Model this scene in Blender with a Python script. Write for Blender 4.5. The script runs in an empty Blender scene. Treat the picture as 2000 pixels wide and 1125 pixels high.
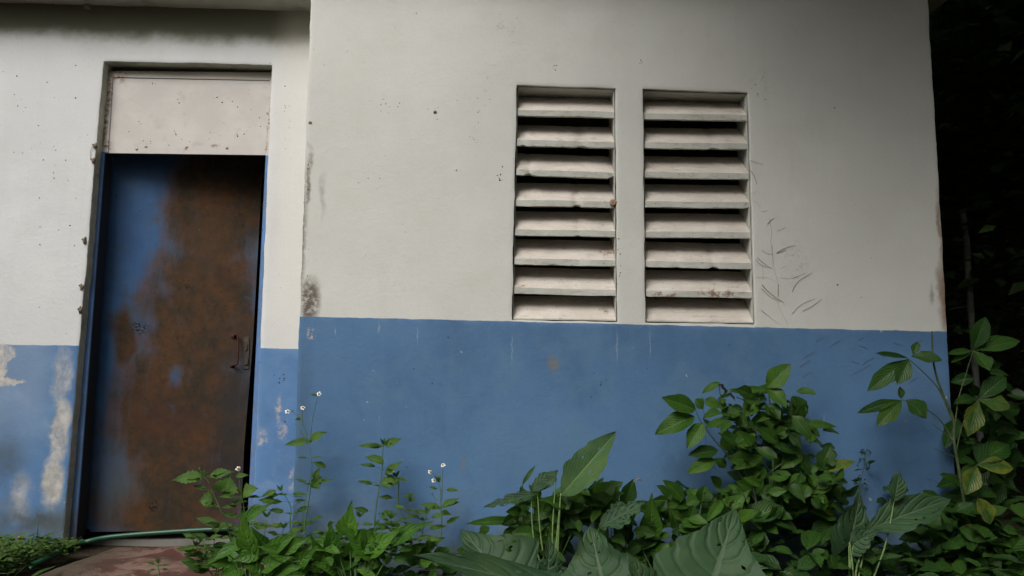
import bpy, bmesh, math, random
from mathutils import Vector, Matrix, noise
R = math.radians
PI = math.pi
rnd = random.Random(7)
scene = bpy.context.scene
COL = scene.collection

# ------------------------------------------------------------ camera
F = 1500.0
CAM = Vector((0, 0, 0.88))
PITCH, YAW, ROLL = R(7.0), R(-2.19), R(-0.66)
ROT = Matrix.Rotation(YAW, 3, 'Z') @ Matrix.Rotation(PITCH, 3, 'X') @ Matrix.Rotation(-ROLL, 3, 'Y').inverted()
cd = bpy.data.cameras.new('camera'); cam = bpy.data.objects.new('camera', cd); COL.objects.link(cam)
cd.sensor_width = 36; cd.lens = 36 * F / 2000; cd.clip_end = 500; cd.clip_start = 0.05
M4 = ROT.to_4x4() @ Matrix.Rotation(R(90), 4, 'X')
cam.matrix_world = Matrix.Translation(CAM) @ M4
scene.camera = cam

# ------------------------------------------------------------ light
SUN_EL, SUN_AZ = R(46), math.atan2(-0.6, -1.0)      # azimuth from +Y, clockwise
sd = Vector((math.sin(SUN_AZ) * math.cos(SUN_EL), math.cos(SUN_AZ) * math.cos(SUN_EL), math.sin(SUN_EL)))
w = bpy.data.worlds.new('World'); scene.world = w; w.use_nodes = True
wn = w.node_tree
sky = wn.nodes.new('ShaderNodeTexSky'); sky.sky_type = 'NISHITA'; sky.sun_disc = False
sky.sun_elevation = SUN_EL; sky.sun_rotation = SUN_AZ; sky.dust_density = 6; sky.air_density = 1.2; sky.ozone_density = 1
hs = wn.nodes.new('ShaderNodeHueSaturation'); hs.inputs['Saturation'].default_value = 0.35
wn.links.new(sky.outputs[0], hs.inputs['Color']); wn.links.new(hs.outputs[0], wn.nodes['Background'].inputs[0])
wn.nodes['Background'].inputs[1].default_value = 0.10
sl = bpy.data.lights.new('sun', 'SUN'); sl.energy = 2.0; sl.angle = R(32); sl.color = (1, 0.985, 0.96)
so = bpy.data.objects.new('sun', sl); COL.objects.link(so); so.location = sd * 20
so.rotation_euler = sd.to_track_quat('Z', 'Y').to_euler()
scene.view_settings.view_transform = 'Standard'; scene.view_settings.look = 'None'
scene.view_settings.exposure = 0.22; scene.view_settings.gamma = 1
scene.cycles.max_bounces = 6; scene.cycles.transparent_max_bounces = 8

# ------------------------------------------------------------ pixel helpers (photo measurements -> metres on real planes)
def ray(px, py): return (ROT @ Vector((px - 1000, F, 562.5 - py))).normalized()
def at(px, py, Y):
    v = ray(px, py); return CAM + v * (Y / v.y)
def onz(px, py, z):
    v = ray(px, py); return CAM + v * ((z - CAM.z) / v.z)
YP, YR = 3.75, 4.25           # projecting wall, recessed wall
NZ = lambda p, s: noise.noise(Vector(p) * s)

# ------------------------------------------------------------ object helpers
def tag(o, label=None, cat=None, group=None, kind=None):
    if label: o['label'] = label
    if cat: o['category'] = cat
    if group: o['group'] = group
    if kind: o['kind'] = kind
    return o
def thing(name, label, cat, loc, group=None):
    o = bpy.data.objects.new(name, None); COL.objects.link(o); o.location = loc; o.empty_display_size = 0.1
    return tag(o, label, cat, group)
def origin(p):
    v = Vector((0, 0, 0))
    while p: v = v + p.location; p = p.parent
    return v
def mesh(name, bm, mat, parent=None, smooth=True, loc=None):
    base = origin(parent) if parent else Vector((0, 0, 0))
    if loc is not None: base = base + (Vector(loc) - base)
    bmesh.ops.translate(bm, verts=bm.verts, vec=-base)
    me = bpy.data.meshes.new(name); bm.to_mesh(me); bm.free()
    o = bpy.data.objects.new(name, me); COL.objects.link(o)
    if parent: o.parent = parent
    if loc is not None and parent is None: o.location = loc
    for m in (mat if isinstance(mat, (list, tuple)) else [mat]): me.materials.append(m)
    if smooth:
        for p in me.polygons: p.use_smooth = True
    return o
def box(bm, a, b, mi=0):
    r = bmesh.ops.create_cube(bm, size=1)
    a, b = Vector(a), Vector(b); c = (a + b) / 2; d = b - a
    for v in r['verts']: v.co = Vector((v.co.x * d.x, v.co.y * d.y, v.co.z * d.z)) + c
    return r['verts']
def tube(bm, pts, rad, seg=6, mi=0, cap=True):
    pts = [Vector(p) for p in pts]; n = len(pts)
    rs = rad if isinstance(rad, (list, tuple)) else [rad] * n
    rings = []; TL = bm.loops.layers.float_color.get('tint'); UL = bm.loops.layers.uv.active
    for i, p in enumerate(pts):
        d = (pts[min(i + 1, n - 1)] - pts[max(i - 1, 0)])
        if d.length < 1e-9: d = Vector((0, 0, 1))
        d.normalize()
        s = d.cross(Vector((0.13, 0.97, 0.2))); 
        if s.length < 1e-3: s = d.cross(Vector((1, 0, 0)))
        s.normalize(); t = d.cross(s)
        rings.append([bm.verts.new(p + (s * math.cos(2 * PI * k / seg) + t * math.sin(2 * PI * k / seg)) * rs[i]) for k in range(seg)])
    for a, b in zip(rings, rings[1:]):
        for k in range(seg):
            f = bm.faces.new((a[k], a[(k + 1) % seg], b[(k + 1) % seg], b[k])); f.material_index = mi
            if TL:
                for l_ in f.loops: l_[TL] = (.6, 0, 0, 1); l_[UL].uv = (.15, .5)
    if cap:
        for rg in (rings[0], rings[-1]):
            try: f = bm.faces.new(rg); f.material_index = mi
            except ValueError: pass
def spline(pts, k=6):
    pts = [Vector(p) for p in pts]; out = []
    P = [pts[0]] + pts + [pts[-1]]
    for i in range(1, len(P) - 2):
        for j in range(k):
            t = j / k
            a, b, c, d = P[i - 1], P[i], P[i + 1], P[i + 2]
            out.append(0.5 * ((2 * b) + (c - a) * t + (2 * a - 5 * b + 4 * c - d) * t * t + (3 * b - a - 3 * c + d) * t ** 3))
    out.append(pts[-1]); return out
def lbm():
    b = bmesh.new(); b.loops.layers.uv.verify(); b.loops.layers.float_color.new('tint'); return b
def blobmesh(bm, c, r, sc=(1, 1, 1), rough=0.25, sub=2):
    g = bmesh.ops.create_icosphere(bm, subdivisions=sub, radius=1)
    c = Vector(c)
    for v in g['verts']:
        k = 1 + rough * NZ(v.co + c * 7, 1.7)
        v.co = Vector((v.co.x * sc[0], v.co.y * sc[1], v.co.z * sc[2])) * r * k + c

# ------------------------------------------------------------ material helpers
class N:
    def __init__(s, name):
        s.m = bpy.data.materials.new(name); s.m.use_nodes = True; s.t = s.m.node_tree
        s.b = s.t.nodes['Principled BSDF']; s.out = s.t.nodes['Material Output']
        s.pos = s.t.nodes.new('ShaderNodeNewGeometry').outputs['Position']
        s.sep = None
    def put(s, sock, v):
        if hasattr(v, 'node'): s.t.links.new(v, sock)
        elif v is not None:
            if isinstance(v, (tuple, list)) and len(v) == 3 and sock.type == 'RGBA': v = (*v, 1)
            sock.default_value = v
    def math(s, op, a, b=None, c=None, clamp=False):
        n = s.t.nodes.new('ShaderNodeMath'); n.operation = op; n.use_clamp = clamp
        for i, v in enumerate((a, b, c)):
            if v is not None: s.put(n.inputs[i], v)
        return n.outputs[0]
    def vm(s, op, a, b=None):
        n = s.t.nodes.new('ShaderNodeVectorMath'); n.operation = op
        s.put(n.inputs[0], a)
        if b is not None: s.put(n.inputs[3] if op == 'SCALE' else n.inputs[1], b)
        return n.outputs[1] if op in ('LENGTH', 'DISTANCE', 'DOT_PRODUCT') else n.outputs[0]
    def noise(s, scale, detail=4, rough=0.55, vec=None, dist=0, color=False):
        n = s.t.nodes.new('ShaderNodeTexNoise'); s.put(n.inputs['Vector'], vec or s.pos)
        n.inputs['Scale'].default_value = scale; n.inputs['Detail'].default_value = detail
        n.inputs['Roughness'].default_value = rough; n.inputs['Distortion'].default_value = dist
        return n.outputs[1 if color else 0]
    def vor(s, scale, vec=None, feat='F1'):
        n = s.t.nodes.new('ShaderNodeTexVoronoi'); n.feature = feat; s.put(n.inputs['Vector'], vec or s.pos)
        n.inputs['Scale'].default_value = scale; return n
    def ss(s, x, a, b, lo=0.0, hi=1.0):
        n = s.t.nodes.new('ShaderNodeMapRange'); n.interpolation_type = 'SMOOTHSTEP'
        s.put(n.inputs[0], x); s.put(n.inputs[1], a); s.put(n.inputs[2], b); s.put(n.inputs[3], lo); s.put(n.inputs[4], hi)
        return n.outputs[0]
    def mix(s, f, a, b):
        n = s.t.nodes.new('ShaderNodeMix'); n.data_type = 'RGBA'
        s.put(n.inputs[0], f); s.put(n.inputs[6], a); s.put(n.inputs[7], b); return n.outputs[2]
    def xyz(s, vec=None):
        n = s.t.nodes.new('ShaderNodeSeparateXYZ'); s.put(n.inputs[0], vec or s.pos); return n.outputs
    def stretch(s, v): return s.vm('MULTIPLY', s.pos, v)
    def warp(s, scale, amt, detail=3):
        c = s.vm('SUBTRACT', s.noise(scale, detail, color=True), (0.5, 0.5, 0.5))
        return s.vm('ADD', s.pos, s.vm('SCALE', c, amt))
    def mx(s, *a):
        r = a[0]
        for b in a[1:]: r = s.math('MAXIMUM', r, b)
        return r
    def mul(s, *a):
        r = a[0]
        for b in a[1:]: r = s.math('MULTIPLY', r, b)
        return r
    def blob(s, vec, px, py, rx, ry, Y, soft=0.5):
        c = at(px, py, Y); k = Y / F * 1.01
        d = s.vm('MULTIPLY', s.vm('SUBTRACT', vec, c), (1 / (rx * k), 0.0, 1 / (ry * k)))
        return s.ss(s.vm('LENGTH', d), 1.0, 1.0 - soft)     # 1 inside
    def specks(s, scale, size, keep, vec=None):
        v = s.vor(scale, vec or s.warp(60, 0.006))
        small = s.ss(v.outputs['Distance'], size, size * 0.5)
        sel = s.math('GREATER_THAN', s.xyz(v.outputs['Color'])[0], 1 - keep)
        return s.mul(small, sel)
    def bump(s, h, strength=0.3, dist=0.01):
        n = s.t.nodes.new('ShaderNodeBump'); s.put(n.inputs['Height'], h)
        n.inputs['Strength'].default_value = strength; n.inputs['Distance'].default_value = dist
        if s.b.inputs['Normal'].is_linked: s.t.links.new(s.b.inputs['Normal'].links[0].from_socket, n.inputs['Normal'])
        s.t.links.new(n.outputs[0], s.b.inputs['Normal'])
    def done(s, col, rough=0.8, spec=0.3, metal=0):
        s.put(s.b.inputs['Base Color'], col); s.put(s.b.inputs['Roughness'], rough)
        s.put(s.b.inputs['Specular IOR Level'], spec); s.put(s.b.inputs['Metallic'], metal)
        return s.m

# blue dado lines, metres
ZB_P = lambda: (at(587, 618, YP), at(1850, 648, YP))
ZB_R = lambda: (at(0, 673, YR), at(580, 681, YR))

WHITE_P = (0.605, 0.607, 0.565); WHITE_R = (0.625, 0.632, 0.625)
BLUE = (0.076, 0.162, 0.300); BLUE_R = (0.092, 0.198, 0.385)

def paint_wall(name, Y, white, blue, line, recess=False):
    m = N(name)
    xs = m.xyz(); X, Z = xs[0], xs[2]
    a, b = line
    slope = (b.z - a.z) / (b.x - a.x)
    lz = m.math('MULTIPLY_ADD', X, slope, a.z - a.x * slope)
    wob = m.math('MULTIPLY', m.math('SUBTRACT', m.noise(14, 4), 0.5), 0.010)
    d = m.math('SUBTRACT', m.math('ADD', Z, wob), lz)
    isblue = m.ss(d, 0.002, -0.002)
    big = m.noise(1.3, 5, 0.6); mid = m.noise(6, 5, 0.6); fine = m.noise(38, 5, 0.65)
    streak = m.noise(1, 5, 0.6, vec=m.stretch((14, 14, 0.9)))
    W = m.warp(9, 0.09, 5)
    W2 = m.warp(30, 0.05, 5)
    # ---- white
    wc = m.mix(m.ss(big, 0.35, 0.7), tuple(c * 0.95 for c in white), tuple(min(c * 1.03, .8) for c in white))
    wc = m.mix(m.mul(m.ss(mid, 0.45, 0.75), 0.35), wc, (white[0] * 0.90, white[1] * 0.89, white[2] * 0.84))
    wc = m.mix(m.mul(m.ss(streak, 0.55, 0.8), 0.25), wc, (white[0] * .82, white[1] * .82, white[2] * .80))
    # ---- blue
    bc = m.mix(m.ss(big, 0.3, 0.7), tuple(c * 0.85 for c in blue), tuple(c * 1.12 for c in blue))
    bc = m.mix(m.mul(m.ss(m.noise(3.1, 7, .7, dist=.8), .5, .72), .45), bc, (blue[0] * .72, blue[1] * .74, blue[2] * .74))
    bc = m.mix(m.mul(m.ss(mid, 0.42, 0.72), 0.6), bc, (blue[0] * 1.35, blue[1] * 1.2, blue[2] * 1.03))
    bc = m.mix(m.mul(m.ss(streak, 0.55, 0.75), 0.25), bc, (blue[0] * 1.5, blue[1] * 1.25, blue[2] * 1.05))
    bc = m.mix(m.mul(m.ss(fine, 0.55, 0.75), 0.3), bc, tuple(c * 0.78 for c in blue))
    low = m.ss(Z, 0.45, 0.0)
    bc = m.mix(m.mul(low, m.ss(mid, 0.35, 0.6), 0.6), bc, (0.16, 0.19, 0.20))
    bc = m.mix(m.mul(m.ss(m.math('ADD', Z, m.math('MULTIPLY', m.noise(9, 6, .7), .35)), .42, .12), .75), bc, (.06, .065, .04))
    edge = m.mul(m.ss(d, -0.03, -0.004), m.ss(mid, 0.4, 0.6), 0.5)
    bc = m.mix(edge, bc, tuple(min(1, c * 1.25 + .02) for c in blue))
    chips = m.mul(m.mx(m.specks(11, 0.10, 0.16, W2), m.specks(27, .16, .05, W2)), m.ss(m.noise(3, 3), .45, .6, .25, .75))
    bc = m.mix(chips, bc, (0.42, 0.46, 0.50))
    peel = None
    if recess:
        p = m.mx(m.blob(W2, 5, 690, 26, 20, Y, .3), m.blob(W2, 4, 745, 50, 8, Y, .3), m.blob(W2, 0, 715, 14, 34, Y, .3),
                 m.mul(m.blob(m.warp(14, .09, 6), 122, 735, 24, 80, Y, .7), .65), m.mul(m.blob(W, 118, 840, 22, 80, Y, .4), .9),
                 m.blob(W2, 103, 940, 26, 60, Y, .5), m.mul(m.blob(W, 40, 970, 28, 60, Y, .9), .7))
        p = m.mul(p, m.ss(m.noise(5, 6, .7), .28, .45))
        br = m.mul(m.mx(m.blob(W2, 512, 855, 14, 22, Y, .7), m.blob(W2, 553, 840, 14, 30, Y, .8), m.blob(W2, 545, 800, 9, 40, Y, .8),
                  m.blob(W2, 570, 935, 8, 30, Y, .8), m.blob(W2, 500, 820, 6, 14, Y, .8)), m.ss(m.noise(24, 6, .75), .42, .62))
        base = m.mix(m.ss(m.noise(18, 5, .6), .35, .7), (0.36, 0.35, 0.32), (0.58, 0.55, 0.50))
        bc = m.mix(m.ss(m.noise(4, 5, .6, dist=.4), .5, .74, 0, .45), bc, (.26, .36, .48))
        bc = m.mix(m.mul(m.ss(X, at(120, 800, Y).x, at(60, 800, Y).x), m.ss(Z, .35, .75), .45), bc, (.26, .33, .43))
        p = m.mul(p, m.ss(m.noise(1, 6, .75, vec=m.stretch((30, 30, 9))), .30, .52, .35, .95))
        bc = m.mix(p, bc, base)
        bc = m.mix(m.mul(br, .7), bc, (0.55, 0.47, 0.41))
        peel = m.mx(p, br)
        dk = m.mx(m.mul(m.blob(W, 8, 900, 60, 110, Y, 1), .6), m.mul(m.blob(W, 70, 1015, 120, 38, Y, 1), .85),  # first blob: soft shade at the far left, painted into the blue
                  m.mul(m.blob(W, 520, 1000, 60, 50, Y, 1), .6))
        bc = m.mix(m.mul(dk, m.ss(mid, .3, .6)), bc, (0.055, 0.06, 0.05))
        bc = m.mix(m.blob(W2, 452, 0, 1, 1, Y), bc, bc)
        # algae band under the soffit
        s0 = at(300, 14, Y).z
        alg = m.mul(m.ss(m.math('ADD', Z, m.math('MULTIPLY', m.math('SUBTRACT', mid, .5), .12)), s0 - 0.235, s0 - 0.13), 0.88)
        wc = m.mix(alg, wc, (0.13, 0.13, 0.07))
        wc = m.mix(m.mul(m.blob(W, 60, 330, 70, 260, Y, 1), m.ss(m.noise(9, 5, .7), .45, .7), .35), wc, (.66, .67, .70))
        wc = m.mix(m.mul(m.ss(X, at(500, 500, Y).x, at(560, 500, Y).x), .5), wc, (.70, .67, .60))
    else:
        drips = m.mul(m.mx(*[m.blob(m.warp(40, .02), x, y, 1.6 + (i % 2), h, Y, .8) for i, (x, y, h) in
                 enumerate(((1000, 680, 40), (1205, 675, 44), (1270, 672, 40), (740, 640, 14), (815, 655, 24), (655, 648, 10), (1610, 820, 14)))]), .4)
        bc = m.mix(drips, bc, (0.30, 0.38, 0.48))
        dk = m.mx(m.blob(W2, 1080, 710, 16, 22, Y, .8), m.blob(W2, 905, 905, 5, 30, Y, 1))
        bc = m.mix(m.mul(dk, .8), bc, (0.16, 0.16, 0.14))
        bc = m.mix(m.mul(m.blob(W, 1050, 880, 210, 110, Y, 1), .35), bc, (blue[0] * 1.4, blue[1] * 1.25, blue[2] * 1.05))
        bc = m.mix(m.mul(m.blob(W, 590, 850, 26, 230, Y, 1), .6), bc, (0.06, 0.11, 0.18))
        bc = m.mix(m.mul(m.blob(W2, 608, 652, 12, 14, Y, .8), m.ss(m.noise(60, 3), .5, .56), .8), bc, (.50, .40, .32))
        grime = m.mx(m.mul(m.blob(W2, 606, 588, 26, 60, Y, .6), m.ss(m.noise(14, 5, .7), .2, .5), 1.0), m.mul(m.blob(W2, 590, 470, 11, 220, Y, .9), .9),
                     m.mul(m.blob(W, 600, 355, 7, 120, Y, .9), .8), m.mul(m.blob(W, 630, 380, 10, 60, Y, 1), .4),
                     m.mul(m.blob(W, 990, 55, 40, 26, Y, 1), m.ss(m.noise(26, 9, .8), .5, .72), .9),
                     m.mul(m.blob(W, 765, 205, 60, 34, Y, 1), m.ss(m.noise(34, 9, .8), .54, .74), .6),
                     m.mul(m.blob(W, 950, 165, 60, 60, Y, 1), m.ss(m.noise(34, 9, .8), .54, .74), .7),
                     m.mul(m.blob(W, 1500, 160, 60, 40, Y, 1), m.ss(m.noise(30, 9, .8), .5, .72), .5),
                     m.mul(m.blob(W, 1555, 510, 40, 70, Y, 1), m.ss(m.noise(70, 4), .5, .66), .3))
        wc = m.mix(m.mul(grime, m.ss(m.noise(30, 5, .7), .25, .55)), wc, (0.13, 0.105, 0.085))
        rr = m.mx(m.mul(m.blob(W, 1846, 580, 18, 110, Y, .8), .9), m.mul(m.blob(W, 1838, 450, 9, 120, Y, .9), .8))
        wc = m.mix(rr, wc, (0.24, 0.16, 0.105))
        wc = m.mix(m.mul(m.blob(W, 1822, 575, 9, 30, Y, 1), .7), wc, (.2, .2, .18))
    col = m.mix(isblue, wc, bc)
    sp = m.mx(m.mul(m.specks(9, 0.055, 0.28), .8), m.mul(m.specks(26, 0.09, 0.05), .6))
    cl = m.ss(m.noise(2.2, 2), 0.42, 0.6)
    col = m.mix(m.mul(sp, cl), col, (0.075, 0.065, 0.055))
    col = m.mix(m.mul(m.ss(m.noise(160, 2), .62, .72), .25), col, (.2, .2, .18))
    # ---- relief: trowelled render under many coats of paint
    pits = m.math('MULTIPLY', m.specks(32, 0.10, 0.12), -1.0)
    h = m.math('MULTIPLY_ADD', m.noise(7, 6, 0.6, dist=.6), 1.0, m.math('MULTIPLY', m.noise(1, 4, .6, vec=m.stretch((10, 10, 34))), .25))
    m.bump(h, 0.22, 0.010)
    h2 = m.math('ADD', m.noise(120, 4, 0.6), m.math('ADD', m.math('MULTIPLY', m.noise(45, 3, .5), 1.2), m.math('MULTIPLY', pits, 1.0)))
    if peel is not None: h2 = m.math('SUBTRACT', h2, m.math('MULTIPLY', peel, 1.2))
    m.bump(h2, 0.45, 0.0022)
    return m.done(col, m.mix(isblue, (.85,) * 3, (.62,) * 3) and 0.72, 0.25)

def simple(name, c1, c2, scale=20, rough=.8, spec=.3, bump=.3, bd=.004, dark=None, dfac=.5, bscale=None):
    m = N(name)
    col = m.mix(m.ss(m.noise(scale, 5, .6), .35, .68), c1, c2)
    if dark: col = m.mix(m.mul(m.ss(m.noise(scale * .6, 5, .7), .5, .7), dfac), col, dark)
    m.bump(m.noise(bscale or scale * 4, 5, .6), bump, bd)
    return m.done(col, rough, spec)

def rgbv(v): return tuple(v)
M_PROJ = paint_wall('projecting_wall_paint', YP, WHITE_P, BLUE, ZB_P())
M_REC = paint_wall('recessed_wall_paint', YR, WHITE_R, BLUE_R, ZB_R(), True)

def slat_mat():
    m = N('louvre_paint')
    g = m.t.nodes.new('ShaderNodeNewGeometry').outputs['Normal']
    up = m.ss(m.xyz(g)[2], .25, .6)
    base = m.mix(m.ss(m.noise(5, 4), .35, .7), (.48, .49, .44), (.55, .555, .50))
    pink = m.mix(m.ss(m.noise(8, 5, .6), .35, .7), (.55, .50, .44), (.63, .58, .52))
    col = m.mix(up, base, pink)           # sloping faces keep an older, pinker coat
    dirt = m.mul(m.ss(m.noise(22, 6, .7), .56, .72), .5)
    col = m.mix(dirt, col, (.20, .17, .13))
    col = m.mix(m.mul(m.specks(38, .13, .30), .8), col, (.08, .06, .04))
    col = m.mix(m.mul(m.ss(m.noise(1, 6, .7, vec=m.stretch((7, 40, 40))), .52, .7), .4), col, (.26, .22, .16))
    W = m.warp(26, .05, 4)
    rusty = m.mul(m.mx(m.blob(W, 1405, 574, 70, 10, YP, .8), m.blob(W, 1190, 490, 22, 12, YP, .8), m.blob(W, 1300, 575, 36, 6, YP, .6),
                       m.blob(W, 1185, 605, 14, 9, YP, .8), m.blob(W, 1020, 556, 16, 5, YP, .8)), m.ss(m.noise(50, 4), .4, .6))
    col = m.mix(m.mul(rusty, .85), col, (.22, .12, .07))
    m.bump(m.noise(70, 5, .6), .5, .004)
    m.bump(m.noise(14, 4, .6), .5, .012)
    return m.done(col, .75, .25)
M_SLAT = slat_mat()

def door_mat():
    m = N('rusty_blue_door_steel'); Y = YR + .2
    W = m.warp(5, .16, 6); W3 = m.warp(16, .05, 5)
    rust = m.mx(m.blob(W, 415, 400, 130, 190, Y, .55), m.blob(W, 390, 610, 165, 200, Y, .55), m.blob(W, 350, 800, 180, 200, Y, .5),
                m.blob(W, 340, 970, 200, 130, Y, .6), m.blob(W, 250, 660, 40, 100, Y, .8), m.blob(W, 450, 880, 90, 160, Y, .8), m.blob(W, 490, 380, 50, 170, Y, .8))  # last blob: shade at the leaf's top right, painted in with the rust
    rust = m.math('SUBTRACT', rust, m.mx(m.mul(m.blob(W3, 335, 735, 20, 34, Y, 1), .8), m.mul(m.blob(W, 285, 630, 34, 46, Y, 1), .45), m.mul(m.blob(W3, 492, 580, 20, 70, Y, 1), .4),
                                         m.mul(m.blob(W, 225, 950, 60, 70, Y, 1), .7), m.mul(m.blob(W, 320, 560, 26, 30, Y, 1), .35)), clamp=True)
    rust = m.math('MULTIPLY', rust, m.ss(m.noise(3.5, 6, .65), .15, .38), clamp=True)
    n = m.noise(7, 6, .7); vs = m.noise(1, 5, .65, vec=m.stretch((26, 26, 2.5)))
    rc = m.mix(m.ss(n, .35, .65), (0.036, 0.028, 0.018), (0.085, 0.041, 0.017))
    rc = m.mix(m.ss(m.noise(26, 6, .75), .45, .7, 0, .6), rc, (.022, .016, .011))
    rc = m.mix(m.ss(m.noise(2.2, 5, .6), .5, .7, 0, .55), rc, (.062, .026, .016))
    rc = m.mix(m.mul(m.blob(W, 400, 470, 70, 100, Y, 1), .5), rc, (0.085, 0.044, 0.019))
    rc = m.mix(m.ss(vs, .5, .7, 0, .5), rc, (0.0468, 0.0330, 0.0231))
    rc = m.mix(m.mul(m.blob(W, 460, 760, 60, 190, Y, .9), .8), rc, (0.030, 0.030, 0.030))
    rc = m.mix(m.mul(m.blob(W, 440, 920, 80, 110, Y, .9), .7), rc, (0.024, 0.025, 0.026))
    rc = m.mix(m.mul(m.ss(m.noise(12, 5, .7), .55, .72), .55), rc, (0.048, 0.049, 0.042))
    bc = m.mix(m.ss(m.noise(4, 5, .6), .3, .7), (0.028, 0.080, 0.195), (0.046, 0.118, 0.25))
    bc = m.mix(m.mul(m.ss(m.noise(10, 6, .7), .5, .7), .5), bc, (0.0550, 0.0770, 0.0990))
    bc = m.mix(m.mul(m.blob(W, 230, 960, 90, 110, Y, 1), .85), bc, (0.0770, 0.0853, 0.0853))
    col = m.mix(rust, bc, rc)
    rust = m.ss(m.math('ADD', rust, m.math('MULTIPLY', m.math('SUBTRACT', m.noise(1, 6, .75, vec=m.stretch((22, 22, 6))), .5), 1.0)), .02, 1.0)
    col = m.mix(rust, bc, rc)
    halo = m.mul(rust, m.math('SUBTRACT', 1, rust), 2.2)
    col = m.mix(m.mul(halo, .8), col, m.mix(m.ss(m.noise(6, 4, .7), .4, .6), (.060, .060, .050), (.105, .055, .026)))
    spk = m.mx(m.mul(m.specks(15, .09, .30, W3), .9), m.mul(m.specks(42, .15, .16), .9))
    marks = m.mx(m.mul(m.mx(m.blob(W3, 270, 640, 22, 20, Y, .8), m.blob(W3, 358, 556, 9, 8, Y, .7), m.blob(W3, 293, 990, 13, 15, Y, .8)), m.ss(m.noise(90, 3), .42, .55)))
    col = m.mix(m.mx(spk, marks), col, (0.0121, 0.0077, 0.0055))
    sc = m.specks(9, .05, .3, m.stretch((3, 3, .8)))
    col = m.mix(m.mul(sc, .5), col, (0.1650, 0.1705, 0.1705))
    m.bump(m.noise(60, 6, .7), .4, .003)
    m.bump(m.noise(2.6, 2, .5), .4, .02)
    m.bump(m.math('MULTIPLY', m.mx(spk, rust), -1), .4, .0015)
    return m.done(col, m.ss(rust, 0, 1, .5, .85), .22)
M_DOOR = door_mat()

def frame_mat(name, c, rustamt, blueBelow=True):
    m = N(name); Z = m.xyz()[2]; X = m.xyz()[0]
    zb = at(370, 303, YR + .09).z
    cream = m.mix(m.ss(m.noise(6, 4), .35, .7), (.50, .475, .445), (.56, .535, .50))
    blue = m.mix(m.ss(m.noise(7, 6, .7), .35, .65), (.10, .17, .30), (.10, .21, .45))
    blue = m.mix(m.mul(m.ss(Z, .35, .02), .8), blue, (.07, .06, .05))
    col = m.mix(m.ss(Z, zb + .003, zb - .003), cream, blue) if blueBelow else cream
    W = m.warp(22, .05, 5); Y = YR + .09
    r = m.mx(m.blob(W, 208, 210, 14, 110, Y, .5), m.blob(W, 235, 155, 26, 16, Y, .9), m.blob(W, 230, 145, 40, 7, Y, .6), m.blob(W, 523, 290, 4, 14, Y, .8),
             m.blob(W, 220, 190, 6, 40, Y, .9), m.blob(W, 214, 285, 14, 12, Y, .9), m.blob(W, 368, 296, 9, 6, Y, .8), m.blob(W, 421, 286, 10, 4, Y, .8),
             m.blob(W, 528, 235, 3, 60, Y, .9))
    r = m.mul(r, m.ss(m.noise(45, 5, .7), .42, .58))
    col = m.mix(m.mul(r, rustamt), col, (.21, .085, .035))
    alg = m.ss(m.math('ADD', Z, m.math('MULTIPLY', m.noise(12, 3), .02)), at(370, 156, Y).z, at(370, 146, Y).z)
    col = m.mix(m.mul(alg, .55), col, (.20, .18, .11))
    dots = m.mul(m.specks(18, .085, .5), m.ss(Z, at(370, 165, Y).z, at(370, 260, Y).z))
    col = m.mix(m.mul(dots, .85), col, (.05, .035, .03))
    col = m.mix(m.mul(m.ss(m.noise(13, 5, .7), .55, .75), .35), col, (.33, .27, .22))
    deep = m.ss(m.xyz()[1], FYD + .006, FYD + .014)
    col = m.mix(deep, col, (.022, .025, .03))       # near-black behind the front face of the frame
    m.bump(m.noise(50, 4), .3, .003)
    return m.done(col, .6, .35)
FYD = YR + .062
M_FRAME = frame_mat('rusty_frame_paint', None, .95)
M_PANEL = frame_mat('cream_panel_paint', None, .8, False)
M_RUST = simple('rusty_iron', (.045, .014, .011), (.075, .026, .018), 60, .85, .3, .6, .003, (.05, .03, .025), .6)
M_DARKSTEEL = simple('dark_rusty_steel', (.05, .045, .042), (.10, .07, .05), 50, .75, .35, .5, .003)
M_BOLT = simple('painted_bolt', (.42, .33, .25), (.56, .47, .38), 90, .6, .4, .4, .002, (.18, .08, .04), .8)
M_SOFFIT = simple('soffit_concrete', (.48, .47, .40), (.60, .59, .52), 4, .85, .2, .5, .006, (.22, .22, .15), .6)
M_CONC = simple('grey_concrete', (.20, .20, .185), (.33, .32, .29), 9, .9, .2, .7, .008, (.08, .085, .05), .7)
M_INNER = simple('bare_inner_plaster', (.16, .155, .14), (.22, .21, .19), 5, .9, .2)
M_REVEAL = simple('mildewed_reveal_paint', (.42, .42, .35), (.56, .56, .48), 9, .85, .2, .6, .006, (.10, .10, .07), .45)

def apron_mat():
    m = N('red_worn_concrete')
    W = m.warp(6, .1, 5)
    a = m.noise(4.5, 8, .72, dist=.8)
    col = m.mix(m.ss(a, .44, .55), (.085, .033, .024), (.185, .118, .092))
    col = m.mix(m.ss(m.noise(3.4, 8, .75, vec=m.stretch((1, 1.8, 1))), .52, .60, 0, .85), col, (.045, .036, .022))
    n2 = m.noise(13, 7, .75)
    col = m.mix(m.ss(n2, .60, .66, 0, .8), col, (.24, .20, .165))
    mud = m.ss(m.xyz()[0], onz(250, 1090, 0).x + .1, onz(250, 1090, 0).x - .25)
    col = m.mix(m.mul(mud, .8), col, (.05, .04, .025))
    m.bump(a, .8, .02); m.bump(m.noise(70, 5), .5, .004)
    return m.done(col, .7, .35)
M_APRON = apron_mat()
M_SOIL = simple('leaf_strewn_soil', (.035, .026, .018), (.075, .055, .035), 7, .95, .15, 1, .03, (.03, .04, .015), .8)
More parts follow.
